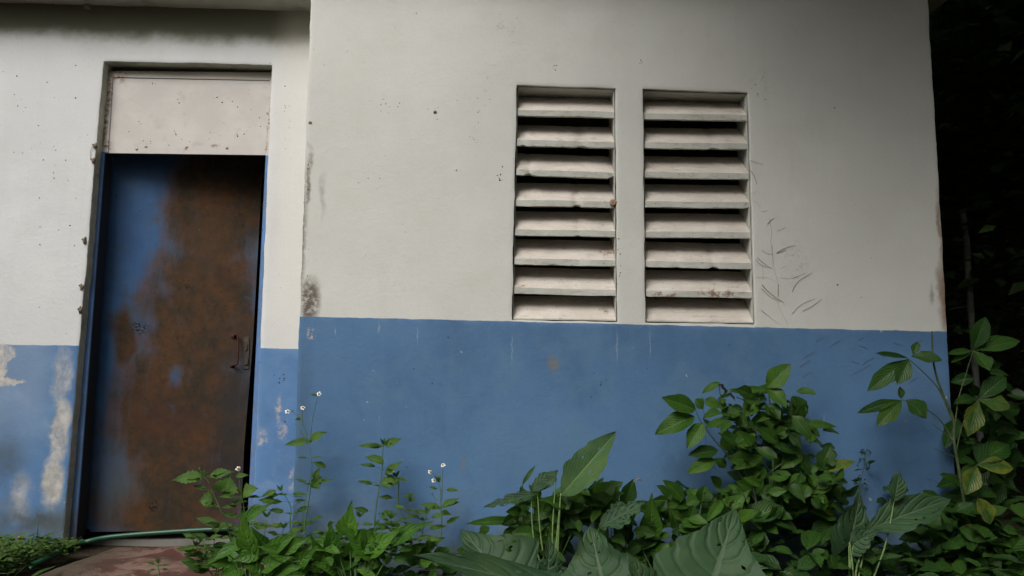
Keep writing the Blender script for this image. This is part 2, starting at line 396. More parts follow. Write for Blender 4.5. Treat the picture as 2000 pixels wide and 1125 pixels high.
def hose_mat():
    m = N('green_hose_plastic')
    col = m.mix(m.ss(m.noise(12, 4), .4, .7), (.004, .05, .022), (.010, .075, .038))
    return m.done(m.mix(m.ss(m.noise(40, 4), .6, .75, 0, .6), col, (.12, .11, .07)), .4, .5)
M_HOSE = hose_mat()
M_TWIG = simple('dead_vine_bark', (.075, .07, .06), (.13, .12, .10), 40, .95, .1, .3, .002)
M_STRAW = simple('dry_straw', (.30, .19, .10), (.42, .30, .18), 50, .8, .2)
M_SHELL = simple('snail_shell_brown', (.28, .18, .11), (.42, .30, .20), 60, .5, .4)
M_MUD = simple('grey_brown_mud', (.14, .11, .08), (.25, .21, .16), 60, .95, .1, .8, .004)
M_SPECK = simple('dark_specks', (.03, .025, .02), (.07, .06, .05), 60, .95, .1)
M_BARK = simple('mossy_bark', (.04, .033, .022), (.085, .07, .05), 12, .95, .15, 1, .03, (.03, .04, .015), .6)
M_PETAL = simple('white_petal', (.70, .70, .66), (.80, .80, .76), 60, .6, .2, .1)
M_DISC = simple('orange_flower_centre', (.35, .18, .03), (.50, .28, .05), 200, .8, .2)
M_YPETAL = simple('orange_yellow_petal', (.75, .33, .03), (.80, .42, .05), 60, .6, .2, .1)

def leaf_mat(name, dark, light, veins=7, veinc=None, rough=.55, spec=.3, trans=.28, slant=.45, vein_w=.10, veinamt=.5):
    m = N(name)
    uv = m.t.nodes.new('ShaderNodeUVMap').outputs[0]
    u = m.xyz(uv); v = m.math('ABSOLUTE', m.math('MULTIPLY_ADD', u[0], 2, -1)); t = u[1]
    at_ = m.t.nodes.new('ShaderNodeAttribute'); at_.attribute_name = 'tint'
    tc = m.xyz(at_.outputs['Color'])
    col = m.mix(tc[0], dark, light)
    col = m.mix(m.ss(m.noise(30, 4, .6), .4, .7, 0, .35), col, tuple(c * .65 for c in dark))
    ph = m.math('FRACT', m.math('MULTIPLY', m.math('MULTIPLY_ADD', v, -slant, m.math('ADD', t, 1.0)), float(veins)))
    tri = m.math('ABSOLUTE', m.math('SUBTRACT', ph, .5))           # .5 at a vein
    lat = m.mul(m.ss(tri, .5 - vein_w, .5), m.ss(v, 1.0, .6))
    mid = m.ss(v, .075, .025)
    col = m.mix(m.ss(m.noise(9, 3, .6), .48, .68, 0, .4), col, tuple((light[0] * 1.5, light[1] * 1.2, light[2])))
    vn = m.mx(m.math('MULTIPLY', lat, .75), mid)
    vc = veinc or tuple(min(1, c * 1.9 + .03) for c in light)
    col = m.mix(m.math('MULTIPLY', vn, veinamt), col, vc)
    # yellowing leaves: between the veins and at the margin
    yel = m.math('MULTIPLY', m.math('MULTIPLY', tc[1], .7), m.ss(m.math('ADD', m.noise(22, 5, .65), m.math('MULTIPLY', v, .3)), .48, .75), clamp=True)
    col = m.mix(yel, col, (.19, .20, .022))
    holes = m.specks(55, .17, .09)
    col = m.mix(m.mul(holes, .7), col, (.12, .08, .03))
    m.bump(m.math('MULTIPLY', m.math('SUBTRACT', 1, m.mx(m.ss(tri, .25, .5), mid)), 1), .7, .004)
    m.bump(m.noise(60, 4, .6), .25, .002)
    s = m.done(col, rough, spec)
    tr = m.t.nodes.new('ShaderNodeBsdfTranslucent'); m.put(tr.inputs[0], m.mix(.45, col, tuple(min(1, c * 1.5) for c in light)))
    ms = m.t.nodes.new('ShaderNodeMixShader'); ms.inputs[0].default_value = trans
    m.t.links.new(m.b.outputs[0], ms.inputs[1]); m.t.links.new(tr.outputs[0], ms.inputs[2]); m.t.links.new(ms.outputs[0], m.out.inputs[0])
    return s
L_BIDENS = leaf_mat('bidens_leaf', (.045, .115, .018), (.095, .195, .032), 9, rough=.6, veinamt=.3)
L_ARROW = leaf_mat('arrowhead_leaf', (.026, .095, .010), (.075, .185, .018), 5, rough=.42, veinamt=.3)
L_EAR = leaf_mat('elephant_ear_leaf', (.020, .054, .020), (.034, .080, .030), 6.0, veinc=(.075, .12, .062), rough=.6, spec=.3, trans=.12, slant=.38, vein_w=.03, veinamt=.8)
L_PALE = leaf_mat('young_elephant_ear_leaf', (0.0522, 0.1160, 0.0406), (0.0754, 0.1508, 0.0522), 12, veinc=(.16, .27, .11), rough=.5, trans=.25, slant=.5, vein_w=.10, veinamt=.6)
L_SHRUB = leaf_mat('shrub_leaf', (.016, .058, .006), (.058, .145, .014), 9, rough=.45, spec=.35, veinamt=.3)
L_RIGHT = leaf_mat('tall_shrub_leaf', (.014, .052, .008), (.034, .095, .013), 8, rough=.4, veinamt=.4)
L_SMALL = leaf_mat('ground_cover_leaf', (.035, .080, .014), (.095, .18, .030), 5, rough=.6, veinamt=.25)
L_UNDER = leaf_mat('undergrowth_leaf', (.013, .048, .008), (.040, .105, .014), 6, rough=.45, veinamt=.25)
L_TREE = leaf_mat('forest_leaf', (.02, .05, .012), (.05, .10, .022), 5, rough=.5, veinamt=.2, trans=.15)
M_STEM = simple('green_stem', (.06, .12, .035), (.10, .17, .05), 30, .6, .3)
M_DSTEM = simple('dark_stem', (.035, .06, .025), (.07, .09, .04), 30, .7, .3)
M_PSTEM = simple('pale_green_stalk', (.13, .21, .07), (.19, .28, .10), 30, .5, .4)

# ------------------------------------------------------------ the building
ROOTLOC = Vector((at(583, 620, YP).x, YP, 0))
bld = thing('blue_and_white_building', 'low concrete building, white above and blue below, with rusty door and louvred windows', 'building', ROOTLOC)

def lineX(p, q):     # vertical-ish line in the photo as x(y)
    return lambda y: p[0] + (q[0] - p[0]) * (y - p[1]) / (q[1] - p[1])
def lineY(p, q):
    return lambda x: p[1] + (q[1] - p[1]) * (x - p[0]) / (q[0] - p[0])
def cross(fx, fy):
    x, y = 1000, 500
    for _ in range(12): y = fy(x); x = fx(y)
    return x, y
def grid_wall(bm, VL, HL, Y, holes, step=0.022, amp=0.003, edge=0.004, left_free=True, right_free=True):
    """VL, HL: lists of measured lines; cells between lines i,j in holes are left open. Returns edge loops."""
    C = [[at(*cross(fx, fy), Y) if callable(fy) else None for fy in HL] for fx in VL]
    nx = [max(1, int((C[i + 1][0] - C[i][0]).length / step)) for i in range(len(VL) - 1)]
    nz = [max(1, int((C[0][j + 1] - C[0][j]).length / step)) for j in range(len(HL) - 1)]
    xi = [0]; zi = [0]
    for n in nx: xi.append(xi[-1] + n)
    for n in nz: zi.append(zi[-1] + n)
    V = {}
    def onedge(a, b):
        if a in (0, xi[-1]): return True
        for (i, j) in holes:
            if xi[i] <= a <= xi[i + 1] and zi[j] <= b <= zi[j + 1]: return True
        return False
    def vert(a, b):
        if (a, b) in V: return V[(a, b)]
        i = max(k for k in range(len(nx)) if xi[k] <= a) if a < xi[-1] else len(nx) - 1
        j = max(k for k in range(len(nz)) if zi[k] <= b) if b < zi[-1] else len(nz) - 1
        s = (a - xi[i]) / nx[i]; t = (b - zi[j]) / nz[j]
        p = (C[i][j] * (1 - s) + C[i + 1][j] * s) * (1 - t) + (C[i][j + 1] * (1 - s) + C[i + 1][j + 1] * s) * t
        y = amp * (NZ(p, 2.3) + .5 * NZ(p, 6))
        if onedge(a, b):
            p = p + Vector((edge * (NZ(p + Vector((3, 0, 0)), 9) + .5 * NZ(p, 31)), 0, edge * (NZ(p + Vector((0, 5, 0)), 9) + .5 * NZ(p + Vector((0, 9, 0)), 31))))
        v = bm.verts.new((p.x, Y + y, p.z)); V[(a, b)] = v; return v
    for i in range(len(nx)):
        for j in range(len(nz)):
            if (i, j) in holes: continue
            for a in range(xi[i], xi[i + 1]):
                for b in range(zi[j], zi[j + 1]):
                    q = (vert(a, b), vert(a + 1, b), vert(a + 1, b + 1), vert(a, b + 1))
                    bm.faces.new(q)
    return C
def thicken(bm, depth, rnd_=.006):
    """pull every open edge back by depth: returns and hole reveals, with a rounded arris"""
    eds = [e for e in bm.edges if len(e.link_faces) == 1]
    for k, d in enumerate((depth * .12, depth * .44, depth * .44)):
        r = bmesh.ops.extrude_edge_only(bm, edges=eds)
        vs = [g for g in r['geom'] if isinstance(g, bmesh.types.BMVert)]
        bmesh.ops.translate(bm, verts=vs, vec=(0, d, 0))
        eds = [g for g in r['geom'] if isinstance(g, bmesh.types.BMEdge)]
    bmesh.ops.recalc_face_normals(bm, faces=bm.faces)

cL = lineX((607, 0), (575, 900)); cR = lineX((1813, 0), (1868, 960))
w1L = lineX((1010, 165), (1000, 625)); w1R = lineX((1202, 172), (1206, 630))
w2L = lineX((1256, 172), (1261, 630)); w2R = lineX((1461, 180), (1475, 634))
hTop = lineY((1010, 166), (1461, 181)); hBot = lineY((1000, 625), (1475, 634))
fTop = lambda x: -170 + (x - 600) * .03
def fBotP(x): return CAMFOOT(x, YP)
def CAMFOOT(x, Y):      # pixel row where the wall meets z = -0.03
    lo, hi = 700, 1700
    for _ in range(30):
        mid_ = (lo + hi) / 2
        if at(x, mid_, Y).z > -.03: lo = mid_
        else: hi = mid_
    return lo
bm = bmesh.new()
CP = grid_wall(bm, [cL, w1L, w1R, w2L, w2R, cR], [fTop, hTop, hBot, fBotP], YP, {(1, 1), (3, 1)})
thicken(bm, .03)
o = mesh('wall', bm, M_PROJ, bld)
bv = o.modifiers.new('arris', 'BEVEL'); bv.width = .005; bv.segments = 2; bv.limit_method = 'ANGLE'; bv.angle_limit = R(60)
tag(o, 'projecting wall with the two louvred windows')

# backing masonry of the projecting block: walls 0.17 m thick round a dark room, butted
XL, XR = at(583, 650, YP).x, at(1850, 650, YP).x
zt = 3.02
def bxm(name, boxes, mat, parent, label=None, bev=.0):
    b = bmesh.new()
    for a, c in boxes: box(b, a, c)
    oo = mesh(name, b, mat, parent, smooth=False)
    if label: oo['label'] = label
    return oo
w1a, w1b = CP[1][2], CP[2][1]; w2a, w2b = CP[3][2], CP[4][1]
zb_, zt_ = min(w1a.z, w2a.z) - .012, max(w1b.z, w2b.z) + .012
y0, y1 = YP + .033, YP + .19
xa, xb, xc, xd = w1a.x - .004, max(CP[2][1].x, CP[2][2].x) + .006, min(CP[3][1].x, CP[3][2].x) - .006, max(CP[4][1].x, CP[4][2].x) + .006
xleft, xright = max(CP[0][1].x, CP[0][3].x) - .02, CP[5][3].x - .01
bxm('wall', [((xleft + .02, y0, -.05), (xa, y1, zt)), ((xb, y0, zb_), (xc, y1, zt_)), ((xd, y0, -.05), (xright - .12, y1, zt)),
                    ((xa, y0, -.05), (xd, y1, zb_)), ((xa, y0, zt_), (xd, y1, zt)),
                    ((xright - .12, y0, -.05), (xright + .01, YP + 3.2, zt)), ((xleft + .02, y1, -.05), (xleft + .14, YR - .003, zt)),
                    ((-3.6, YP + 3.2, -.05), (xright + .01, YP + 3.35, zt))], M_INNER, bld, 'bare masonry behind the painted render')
bxm('wall', [((xleft + .013, YP + .031, -.05), (xleft + .0185, YR - .004, zt - .002))], M_PROJ, bld, 'painted return side of the projecting block')
# room floor & ceiling, internal
bxm('floor', [((-3.5, YR + .28, -.06), (xright - .12, YP + 3.2, -.02))], M_INNER, bld)

# louvres -------------------------------------------------
def slat(a, b, win, last=False, seed=0):
    """a, b: bottom-front corner points left/right"""
    b_ = bmesh.new(); n = 30; dy, dz, th = .130, .122, .030
    back = .014
    rows = []
    for i in range(n + 1):
        s = i / n; p = a.lerp(b, s) + Vector((0, back, 0))
        q = Vector((p.x * 1, seed * 3.1, 0))
        wv = .0035 * NZ(q, 3) ; chip = max(0, NZ(q + Vector((0, 7, 0)), 16) - .36) * .045
        e = .0018 * NZ(q, 45)
        pf = Vector((0, chip * .8 + e, wv))
        prof = [(0, chip + e * 2), (0, th), (.004, th + .004), (dy * .5, th + dz * .5), (dy, th + dz), (dy, th + dz - .05), (dy - .004, th + dz - .055), (.02 + chip, chip)]
        if last: prof = [(0, 0), (0, .006), (.004, .01), (dy * .5, .01 + dz * .55), (dy, .01 + dz), (dy, th + dz - .05), (dy - .004, 0.001), (.02, 0)]
        rows.append([b_.verts.new(p + pf + Vector((0, yy, zz + .0015 * NZ(Vector((p.x, k, seed)), 7)))) for k, (yy, zz) in enumerate(prof)])
    m_ = len(rows[0])
    for r1, r2 in zip(rows, rows[1:]):
        for k in range(m_): b_.faces.new((r1[k], r2[k], r2[(k + 1) % m_], r1[(k + 1) % m_]))
    b_.faces.new(rows[0]); b_.faces.new(rows[-1][::-1])
    bmesh.ops.recalc_face_normals(b_, faces=b_.faces)
    oo = mesh('slat', b_, M_SLAT, win)
    e = oo.modifiers.new('s', 'EDGE_SPLIT'); e.split_angle = R(38)
    return oo
def window(L, Rr, ys_l, ys_r, label, i0):
    # lining: thin cement surround inside the opening
    p = [CP[i0][2], CP[i0 + 1][2], CP[i0 + 1][1], CP[i0][1]]      # bl br tr tl
    b_ = bmesh.new(); ctr = (p[0] + p[1] + p[2] + p[3]) / 4
    def ring(y, inset):
        out = []
        for q in p:
            out.append(b_.verts.new((q.x + math.copysign(inset, ctr.x - q.x), y, q.z + math.copysign(inset, ctr.z - q.z))))
        return out
    rs = [ring(YP + .030, -.008), ring(YP + .012, .0045), ring(YP + .165, .0045), ring(YP + .165, -.008)]
    for r1, r2 in zip(rs, rs[1:]):
        for k in range(4): b_.faces.new((r1[k], r1[(k + 1) % 4], r2[(k + 1) % 4], r2[k]))
    bmesh.ops.recalc_face_normals(b_, faces=b_.faces)
    for f in b_.faces: f.normal_flip()
    win = mesh('louvred_window', b_, M_SLAT, bld, smooth=False); win['label'] = label
    xl_, xr_ = lineX(*L), lineX(*Rr)
    for k, (yl, yr) in enumerate(zip(ys_l, ys_r)):
        a = at(xl_(yl), yl, YP); b = at(xr_(yr), yr, YP)
        a.x += .006; b.x -= .006
        slat(a, b, win, last=(k == 7), seed=i0 * 10 + k)
    return win
window(((1010, 165), (1000, 625)), ((1202, 172), (1206, 630)), (223, 282, 340, 400, 458, 516, 573, 623), (228, 287, 346, 404, 462, 520, 577, 626),
       'left louvred window', 1)
window(((1256, 172), (1261, 630)), ((1461, 180), (1475, 634)), (230, 287, 345, 403, 462, 521, 578, 627), (234, 290, 348, 405, 464, 524, 582, 631),
       'right louvred window with straw on a slat', 3)

# recessed wall --------------------------------------------
rL = lambda y: -420 + (y - 500) * -.11
dL = lineX((203, 120), (123, 1045)); dR = lineX((531, 127), (508, 680)); rR = lambda y: 640
fTopR = lambda x: -30 + x * .028
dTop = lineY((203, 120), (531, 127))
bm = bmesh.new()
CR = grid_wall(bm, [rL, dL, dR, rR], [fTopR, dTop, lambda x: CAMFOOT(x, YR)], YR, {(1, 1)}, step=.024, edge=.004)
thicken(bm, .2)
bm.faces.ensure_lookup_table()
for f in bm.faces:
    c = f.calc_center_median()
    if YR + .004 < c.y and CR[1][2].x - .06 < c.x < CR[2][1].x + .06: f.material_index = 1
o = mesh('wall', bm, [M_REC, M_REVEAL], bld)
bv = o.modifiers.new('arris', 'BEVEL'); bv.width = .005; bv.segments = 2; bv.limit_method = 'ANGLE'; bv.angle_limit = R(60)
tag(o, 'set-back wall round the doorway, blue paint flaking low down')
bxm('wall', [((-3.6, YR + .205, -.05), (-3.45, YP + 3.2, zt))], M_INNER, bld, 'bare end wall')

# soffit slab over the door and roof slab
zs = at(300, 14, YR).z
b_ = bmesh.new()
n = 60; x0_, x1_ = -3.7, xleft + .02
sl_ = (at(600, 22, YR).z - at(0, 5, YR).z) / (at(600, 22, YR).x - at(0, 5, YR).x)
zf = lambda x: at(0, 5, YR).z + sl_ * (x - at(0, 5, YR).x)
rows = []
for i in range(n + 1):
    x = x0_ + (x1_ - x0_) * i / n; z = zf(x) + .004 * NZ((x, 0, 0), 6)
    rows.append([b_.verts.new((x, YR - .20, z)), b_.verts.new((x, YR - .21, z + .015)), b_.verts.new((x, YR - .21, z + .16)), b_.verts.new((x, YR + .21, z + .16)), b_.verts.new((x, YR + .21, z)), b_.verts.new((x, YR - .003, z)), b_.verts.new((x, YR - .10, z + .002))])
for r1, r2 in zip(rows, rows[1:]):
    for k in range(7): b_.faces.new((r1[k], r2[k], r2[(k + 1) % 7], r1[(k + 1) % 7]))
b_.faces.new(rows[0]); b_.faces.new(rows[-1][::-1]); bmesh.ops.recalc_face_normals(b_, faces=b_.faces)
mesh('canopy_slab', b_, M_SOFFIT, bld, smooth=False)
bxm('roof', [((xleft - .1, YP - .12, 3.025), (xright + .25, YP + 3.6, 3.17)), ((-3.9, YR - .12, 3.022), (xleft - .103, YP + 3.6, 3.17)), ((-3.6, YR + .03, zs + .17), (xleft + .02, YR + .2, 3.02))], M_SOFFIT, bld)

# door frame, transom, leaf ---------------------------------
FY = YR + .062
fr = bmesh.new()
def quadbar(bm_, pts, depth, back=0):      # pts: 4 pixel corners bl br tr tl on FY
    f_ = [bm_.verts.new(at(x, y, FY) + Vector((0, back, 0))) for x, y in pts]
    b2 = [bm_.verts.new(v.co + Vector((0, depth, 0))) for v in f_]
    bm_.faces.new(f_); bm_.faces.new(b2[::-1])
    for k in range(4): bm_.faces.new((f_[k], f_[(k + 1) % 4], b2[(k + 1) % 4], b2[k]))
quadbar(fr, [(132, 1052), (148, 1052), (204, 299), (193, 299)], .10)          # left jamb
quadbar(fr, [(193, 299.5), (211, 299.5), (221, 139), (207, 139)], .10)
quadbar(fr, [(481, 1056), (497, 1056), (533, 139), (527, 139)], .10)          # right jamb
quadbar(fr, [(220, 151), (528, 157), (529, 141), (221, 138)], .10)            # head
quadbar(fr, [(481 + 4, 1056), (481 + 9, 1056), (523, 302), (518, 302)], .2, .1)
bmesh.ops.recalc_face_normals(fr, faces=fr.faces)
bmesh.ops.bevel(fr, geom=[e for e in fr.edges], offset=.0025, segments=1, affect='EDGES')
frame = mesh('door_frame', fr, M_FRAME, bld, smooth=False)
tp = bmesh.new()
quadbar(tp, [(212, 298.5), (522, 302.5), (528, 158), (221, 152)], .03, .004)
bmesh.ops.recalc_face_normals(tp, faces=tp.faces)
panel = mesh('transom_panel', tp, M_PANEL, bld, smooth=False)
for (x, y) in ((285, 286), (364, 287), (443, 289), (267, 291), (521, 290), (523, 221), (205, 284), (210, 213)):
    b_ = bmesh.new(); c = at(x, y, FY + (.004 if x > 212 else 0))
    blobmesh(b_, c, .0085, (1, .6, 1), .2, 2)
    mesh('bolt', b_, M_BOLT, panel)
# leaf swings a little inwards about the left jamb
LY = YR + .195
a = at(164, 1024, LY)
ANG = R(8)
def leafpt(px, py):           # pixel on the door plane
    v = ray(px, py); nrm = Vector((-math.sin(ANG), math.cos(ANG), 0)); p0 = Vector((a.x, LY, 0))
    return CAM + v * ((p0 - CAM).dot(nrm) / v.dot(nrm))
b_ = bmesh.new()
# outline of the sheet with the rotted lower-left corner
outl = [(164, 1018), (163, 1026), (168, 1029), (169, 1033), (175, 1034), (178, 1039), (262, 1037.5), (384, 1035.5), (469, 1034), (477, 871), (494, 665), (514, 306), (515, 290), (222, 286), (207, 480), (181, 800)]
nd = Vector((-math.sin(ANG), math.cos(ANG), 0))
f_ = [b_.verts.new(leafpt(*q)) for q in outl]; g_ = [b_.verts.new(v.co + nd * .035) for v in f_]
b_.faces.new(f_); b_.faces.new(g_[::-1])
for k in range(len(f_)): b_.faces.new((f_[k], f_[(k + 1) % len(f_)], g_[(k + 1) % len(f_)], g_[k]))
bmesh.ops.recalc_face_normals(b_, faces=b_.faces)
door = mesh('door', b_, M_DOOR, bld, smooth=False); door['label'] = 'blue steel door half covered in brown rust, slightly ajar'
b_ = bmesh.new()
hp = [(456, 656, .0), (460, 655, .03), (466, 656, .042), (467.5, 680, .045), (466, 708, .042), (458, 713, .03), (453, 713, .0)]
tube(b_, spline([leafpt(x, y) - nd * d * .8 for x, y, d in hp], 5), .0055, 8)
for q in ((456, 657), (453, 713)): blobmesh(b_, leafpt(*q) - nd * .003, .015, (1, .35, 1), .4)
mesh('handle', b_, M_RUST, door)
b_ = bmesh.new()
def plate(bm_, x0, y0, x1, y1, h):
    c = [leafpt(x0, y1), leafpt(x1, y1), leafpt(x1 + 1, y0), leafpt(x0 + 1, y0)]
    A = [bm_.verts.new(p_ - nd * h) for p_ in c]; B = [bm_.verts.new(p_ + nd * .002) for p_ in c]
    bm_.faces.new(A)
    for k in range(4): bm_.faces.new((A[k], A[(k + 1) % 4], B[(k + 1) % 4], B[k]))
plate(b_, 475, 658, 486, 720, .006); plate(b_, 477, 700, 484, 712, .014); plate(b_, 478, 672, 483, 684, .012)
bmesh.ops.recalc_face_normals(b_, faces=b_.faces)
mesh('lock_plate', b_, M_DARKSTEEL, door, smooth=False)

# plinth ledge, doorstep, ground
b_ = bmesh.new()
box(b_, (-3.6, YR - .085, -.06), (at(128, 1045, YR).x, YR - .005, .012))
bmesh.ops.subdivide_edges(b_, edges=b_.edges, cuts=12, use_grid_fill=True)
for v in b_.verts: v.co += Vector((0, .008 * NZ(v.co, 9), .008 * NZ(v.co, 8)))
mesh('plinth', b_, M_CONC, bld)

def ground_z(x, y):
    return -.02 - .10 * min(1, max(0, (3.9 - y) / 1.2)) + .02 * NZ((x, y, 0), 1.5)
b_ = bmesh.new(); n = 90
gx = [(-1 + 2 * i / n) for i in range(n + 1)]
def sp(t, s): return s * (abs(t) ** 2.6) * (1 if t > 0 else -1)
V = [[b_.verts.new((sp(t, 70), sp(q, 70) + 3.5, ground_z(sp(t, 70), sp(q, 70) + 3.5) - (.04 if sp(q, 70) + 3.5 > YP + .02 and -3.5 < sp(t, 70) < 2.1 else 0))) for q in gx] for t in gx]
for i in range(n):
    for j in range(n): b_.faces.new((V[i][j], V[i + 1][j], V[i + 1][j + 1], V[i][j + 1]))
tag(mesh('ground', b_, M_SOIL), kind='structure')
# doorstep: worn red concrete dome in front of the door
b_ = bmesh.new(); nx_, ny_ = 50, 40
ox0, ox1, oy0, oy1 = -2.75, -.9, 2.55, YR + .02
def step_z(x, y):
    l = onz(150, 1065, 0).x + (y - 4.15) * .25
    e = min(1, max(0, (x - l + .02) / .22)); e = e * e * (3 - 2 * e)
    return -.16 + (.155 + .0 - .11 * min(1, max(0, (4.2 - y) / 1.5)) ** 1.2) * e + .006 * NZ((x, y, 2), 5) + .003 * NZ((x, y, 5), 17)
V = [[b_.verts.new((x, y, step_z(x, y) if 0 < i < nx_ and j > 0 else -.25)) for j in range(ny_ + 1) for y in [oy0 + (oy1 - oy0) * j / ny_]] for i in range(nx_ + 1) for x in [ox0 + (ox1 - ox0) * i / nx_]]
for i in range(nx_):
    for j in range(ny_): b_.faces.new((V[i][j], V[i + 1][j], V[i + 1][j + 1], V[i][j + 1]))
o = mesh('doorstep', b_, M_APRON, None, loc=(-1.8, 3.5, 0))
tag(o, 'worn red concrete slab sloping down from the rusty door', 'doorstep')

# hose
hp = [onz(60, 1105, .0), onz(100, 1086, .015), onz(128, 1070, .02), onz(165, 1059, .02), onz(205, 1050, .02), onz(262, 1044, .02), onz(330, 1039, .02), onz(405, 1034.5, .02), onz(450, 1033, .02)]
hq = [(60, 1105), (100, 1086), (128, 1070), (165, 1059), (205, 1050), (262, 1044), (330, 1039), (405, 1034.5), (450, 1033)]
hp = [p if p.y < YR - .03 else at(*q, YR - .03) for p, q in zip(hp, hq)]
b_ = bmesh.new(); tube(b_, spline(hp, 8), .0125, 10)
tag(mesh('garden_hose', b_, M_HOSE, None, loc=tuple(hp[4])), 'green garden hose lying along the bottom of the rusty door', 'hose')

# small things on the walls --------------------------------
def small(name, px, py, Y, r, mat, label, cat, sc=(1, .5, 1), group=None, rough=.35):
    b_ = bmesh.new(); c = at(px, py, Y); blobmesh(b_, c, r, sc, rough, 3)
    return tag(mesh(name, b_, mat, None, loc=c), label, cat, group)
# snail with a spiral shell on the left window
b_ = bmesh.new(); c = at(1197, 397, YP + .012)
pts = []; rad = []
for k in range(40):
    t = k / 39; an = t * 4.6 * PI; rr_ = .014 * (1 - t) ** 1.1
    pts.append(c + Vector((math.cos(an) * rr_, -.004 - .010 * t, math.sin(an) * rr_))); rad.append(.0085 * (1 - t) + .001)
tube(b_, pts, rad, 8)
tag(mesh('snail_shell', b_, M_SHELL, None, loc=c), 'small round tan snail shell at the right end of a left window slat', 'shell')
wg = 'mud nests along the left edge of the doorway'
for px, py, lab in ((186, 285, 'dark mud nest with a hanging thread beside the cream panel above the door'), (183, 314, 'dark mud nest just below the top one on the door edge'),
                    (165, 470, 'pale grey mud nest on the white door edge at mid height'), (159, 560, 'small brown mud nest on the door edge below the pale one'), (157, 606, 'lowest mud nest on the white door edge, above the blue paint')):
    p = at(px, py, YR - .003); b_ = bmesh.new()
    blobmesh(b_, p, .011, (.8, .7, 1.5), .7, 3); blobmesh(b_, p + Vector((-.008, -.002, .008)), .007, (1.3, .5, .6), .8, 2)
    if py == 285: tube(b_, spline([p + Vector((-.01, -.004, .0)), p + Vector((-.022, -.004, -.03)), p + Vector((-.018, -.004, -.08))]), .0012, 4)
    tag(mesh('mud_nest', b_, M_MUD, None, loc=p), lab, 'mud nest', wg)
for px, py, Y, r, lab in ((170, 13, YR - .05, .018, 'dark round mud nest under the concrete canopy at upper left'), (850, 219, YP, .009, 'small orange-brown nest on the white wall left of the windows'),
                          (606, 240, YP, .009, 'tiny brown nest at the top of the projecting wall corner')):
    small('mud_nest', px, py, Y, r, M_MUD, lab, 'mud nest', (1.1, .7, .9))
# dead vine
dv = bmesh.new(); Yv = YP - .003
def vt(pts, r=.0011):
    r *= .72
    tube(dv, spline([at(1440 + x / 3.125, 280 + y / 3.125, Yv + .0005 * NZ((x, y, 0), .3)) for x, y in pts], 4), [r * (1 - .5 * k / (4 * (len(pts) - 1) + 1)) for k in range(4 * (len(pts) - 1) + 1)], 5)
for pts, r in (([(195, 460), (210, 540), (205, 600), (215, 680), (225, 760), (250, 870), (250, 980), (280, 1050), (310, 1110)], .0007),
    ([(78, 105), (110, 115), (158, 130)], .0013), ([(82, 165), (105, 205), (120, 250)], .0018), ([(150, 415), (170, 415), (185, 408)], .0012),
    ([(185, 492), (205, 470), (228, 457)], .0019), ([(245, 535), (270, 525), (296, 512)], .0012), ([(240, 668), (290, 640), (355, 620)], .0015),
    ([(240, 672), (270, 662), (300, 650)], .0014), ([(150, 650), (175, 670), (215, 680)], .0012), ([(122, 697), (165, 735), (212, 765)], .0014),
    ([(112, 710), (150, 745), (205, 760)], .0011), ([(340, 825), (370, 810), (420, 790)], .0013), ([(335, 905), (370, 845), (455, 790)], .0014),
    ([(150, 862), (200, 915), (285, 972)], .0017), ([(148, 885), (200, 935), (275, 965)], .0013), ([(250, 862), (248, 935)], .0018),
    ([(335, 1040), (390, 985), (475, 948)], .0013), ([(400, 1024), (455, 995), (515, 952)], .0014), ([(145, 1015), (175, 1045)], .001),
    ([(150, 1020), (210, 1070), (265, 1105)], .0007), ([(110, 820), (180, 820), (240, 850)], .0006), ([(150, 740), (158, 790), (155, 830)], .0006),
    ([(100, 350), (130, 370), (145, 400)], .0006), ([(45, 170), (70, 200), (78, 215)], .0009), ([(60, 310), (90, 308), (120, 292)], .0008),
    ([(215, 620), (212, 700), (215, 760)], .0006), ([(265, 820), (300, 825), (340, 822)], .0008), ([(270, 765), (285, 752), (300, 750)], .0008)): vt(pts, r)
tag(mesh('dead_vine', dv, M_TWIG, None, loc=at(1535, 620, Yv)), 'dry dark remains of a creeper clinging to the white wall right of the windows', 'vine')
# hair roots / scratches on the blue right part
for k in range(19):
    x = rnd.uniform(1540, 1790); y = rnd.uniform(655, 800); l = rnd.uniform(8, 24); s_ = rnd.choice((-.6, -.5, .4))
    if k > 15: x, y, l, s_ = 1790 + 18 * (k - 15), 935 + rnd.uniform(-6, 6), 11, .5
    dv = bmesh.new(); tube(dv, spline([at(x, y, Yv), at(x + l * .5, y + l * s_ * .6, Yv), at(x + l, y + l * s_, Yv)], 3), .0007, 4)
    tag(mesh('dead_tendril', dv, M_TWIG, None, loc=at(x, y, Yv)), 'thin dry tendril stuck to the blue paint at the right end of the wall', 'tendril', 'dry tendrils on the blue paint')
# straw on slat
st = bmesh.new(); c0 = at(1405, 574, YP + .016)
for k in range(46):
    p = c0 + Vector((rnd.gauss(0, .055), rnd.uniform(-.006, .012), abs(rnd.gauss(0, .006)))); an = rnd.uniform(-.5, .7); l = rnd.uniform(.01, .035)
    if k < 6: an = rnd.uniform(.6, 1.6)
    d = Vector((math.cos(an), rnd.uniform(-.3, .3), math.sin(an))) * l
    tube(st, [p, p + d * .5 + Vector((0, 0, .002)), p + d], .0009, 4)
for k in range(9): blobmesh(st, c0 + Vector((rnd.gauss(0, .05), rnd.uniform(0, .02), .002)), rnd.uniform(.003, .007), (1.4, 1, .5), .6, 1)
tag(mesh('straw_debris', st, M_STRAW, None, loc=c0), 'wisps of brown straw caught on a lower slat of the right window', 'straw')
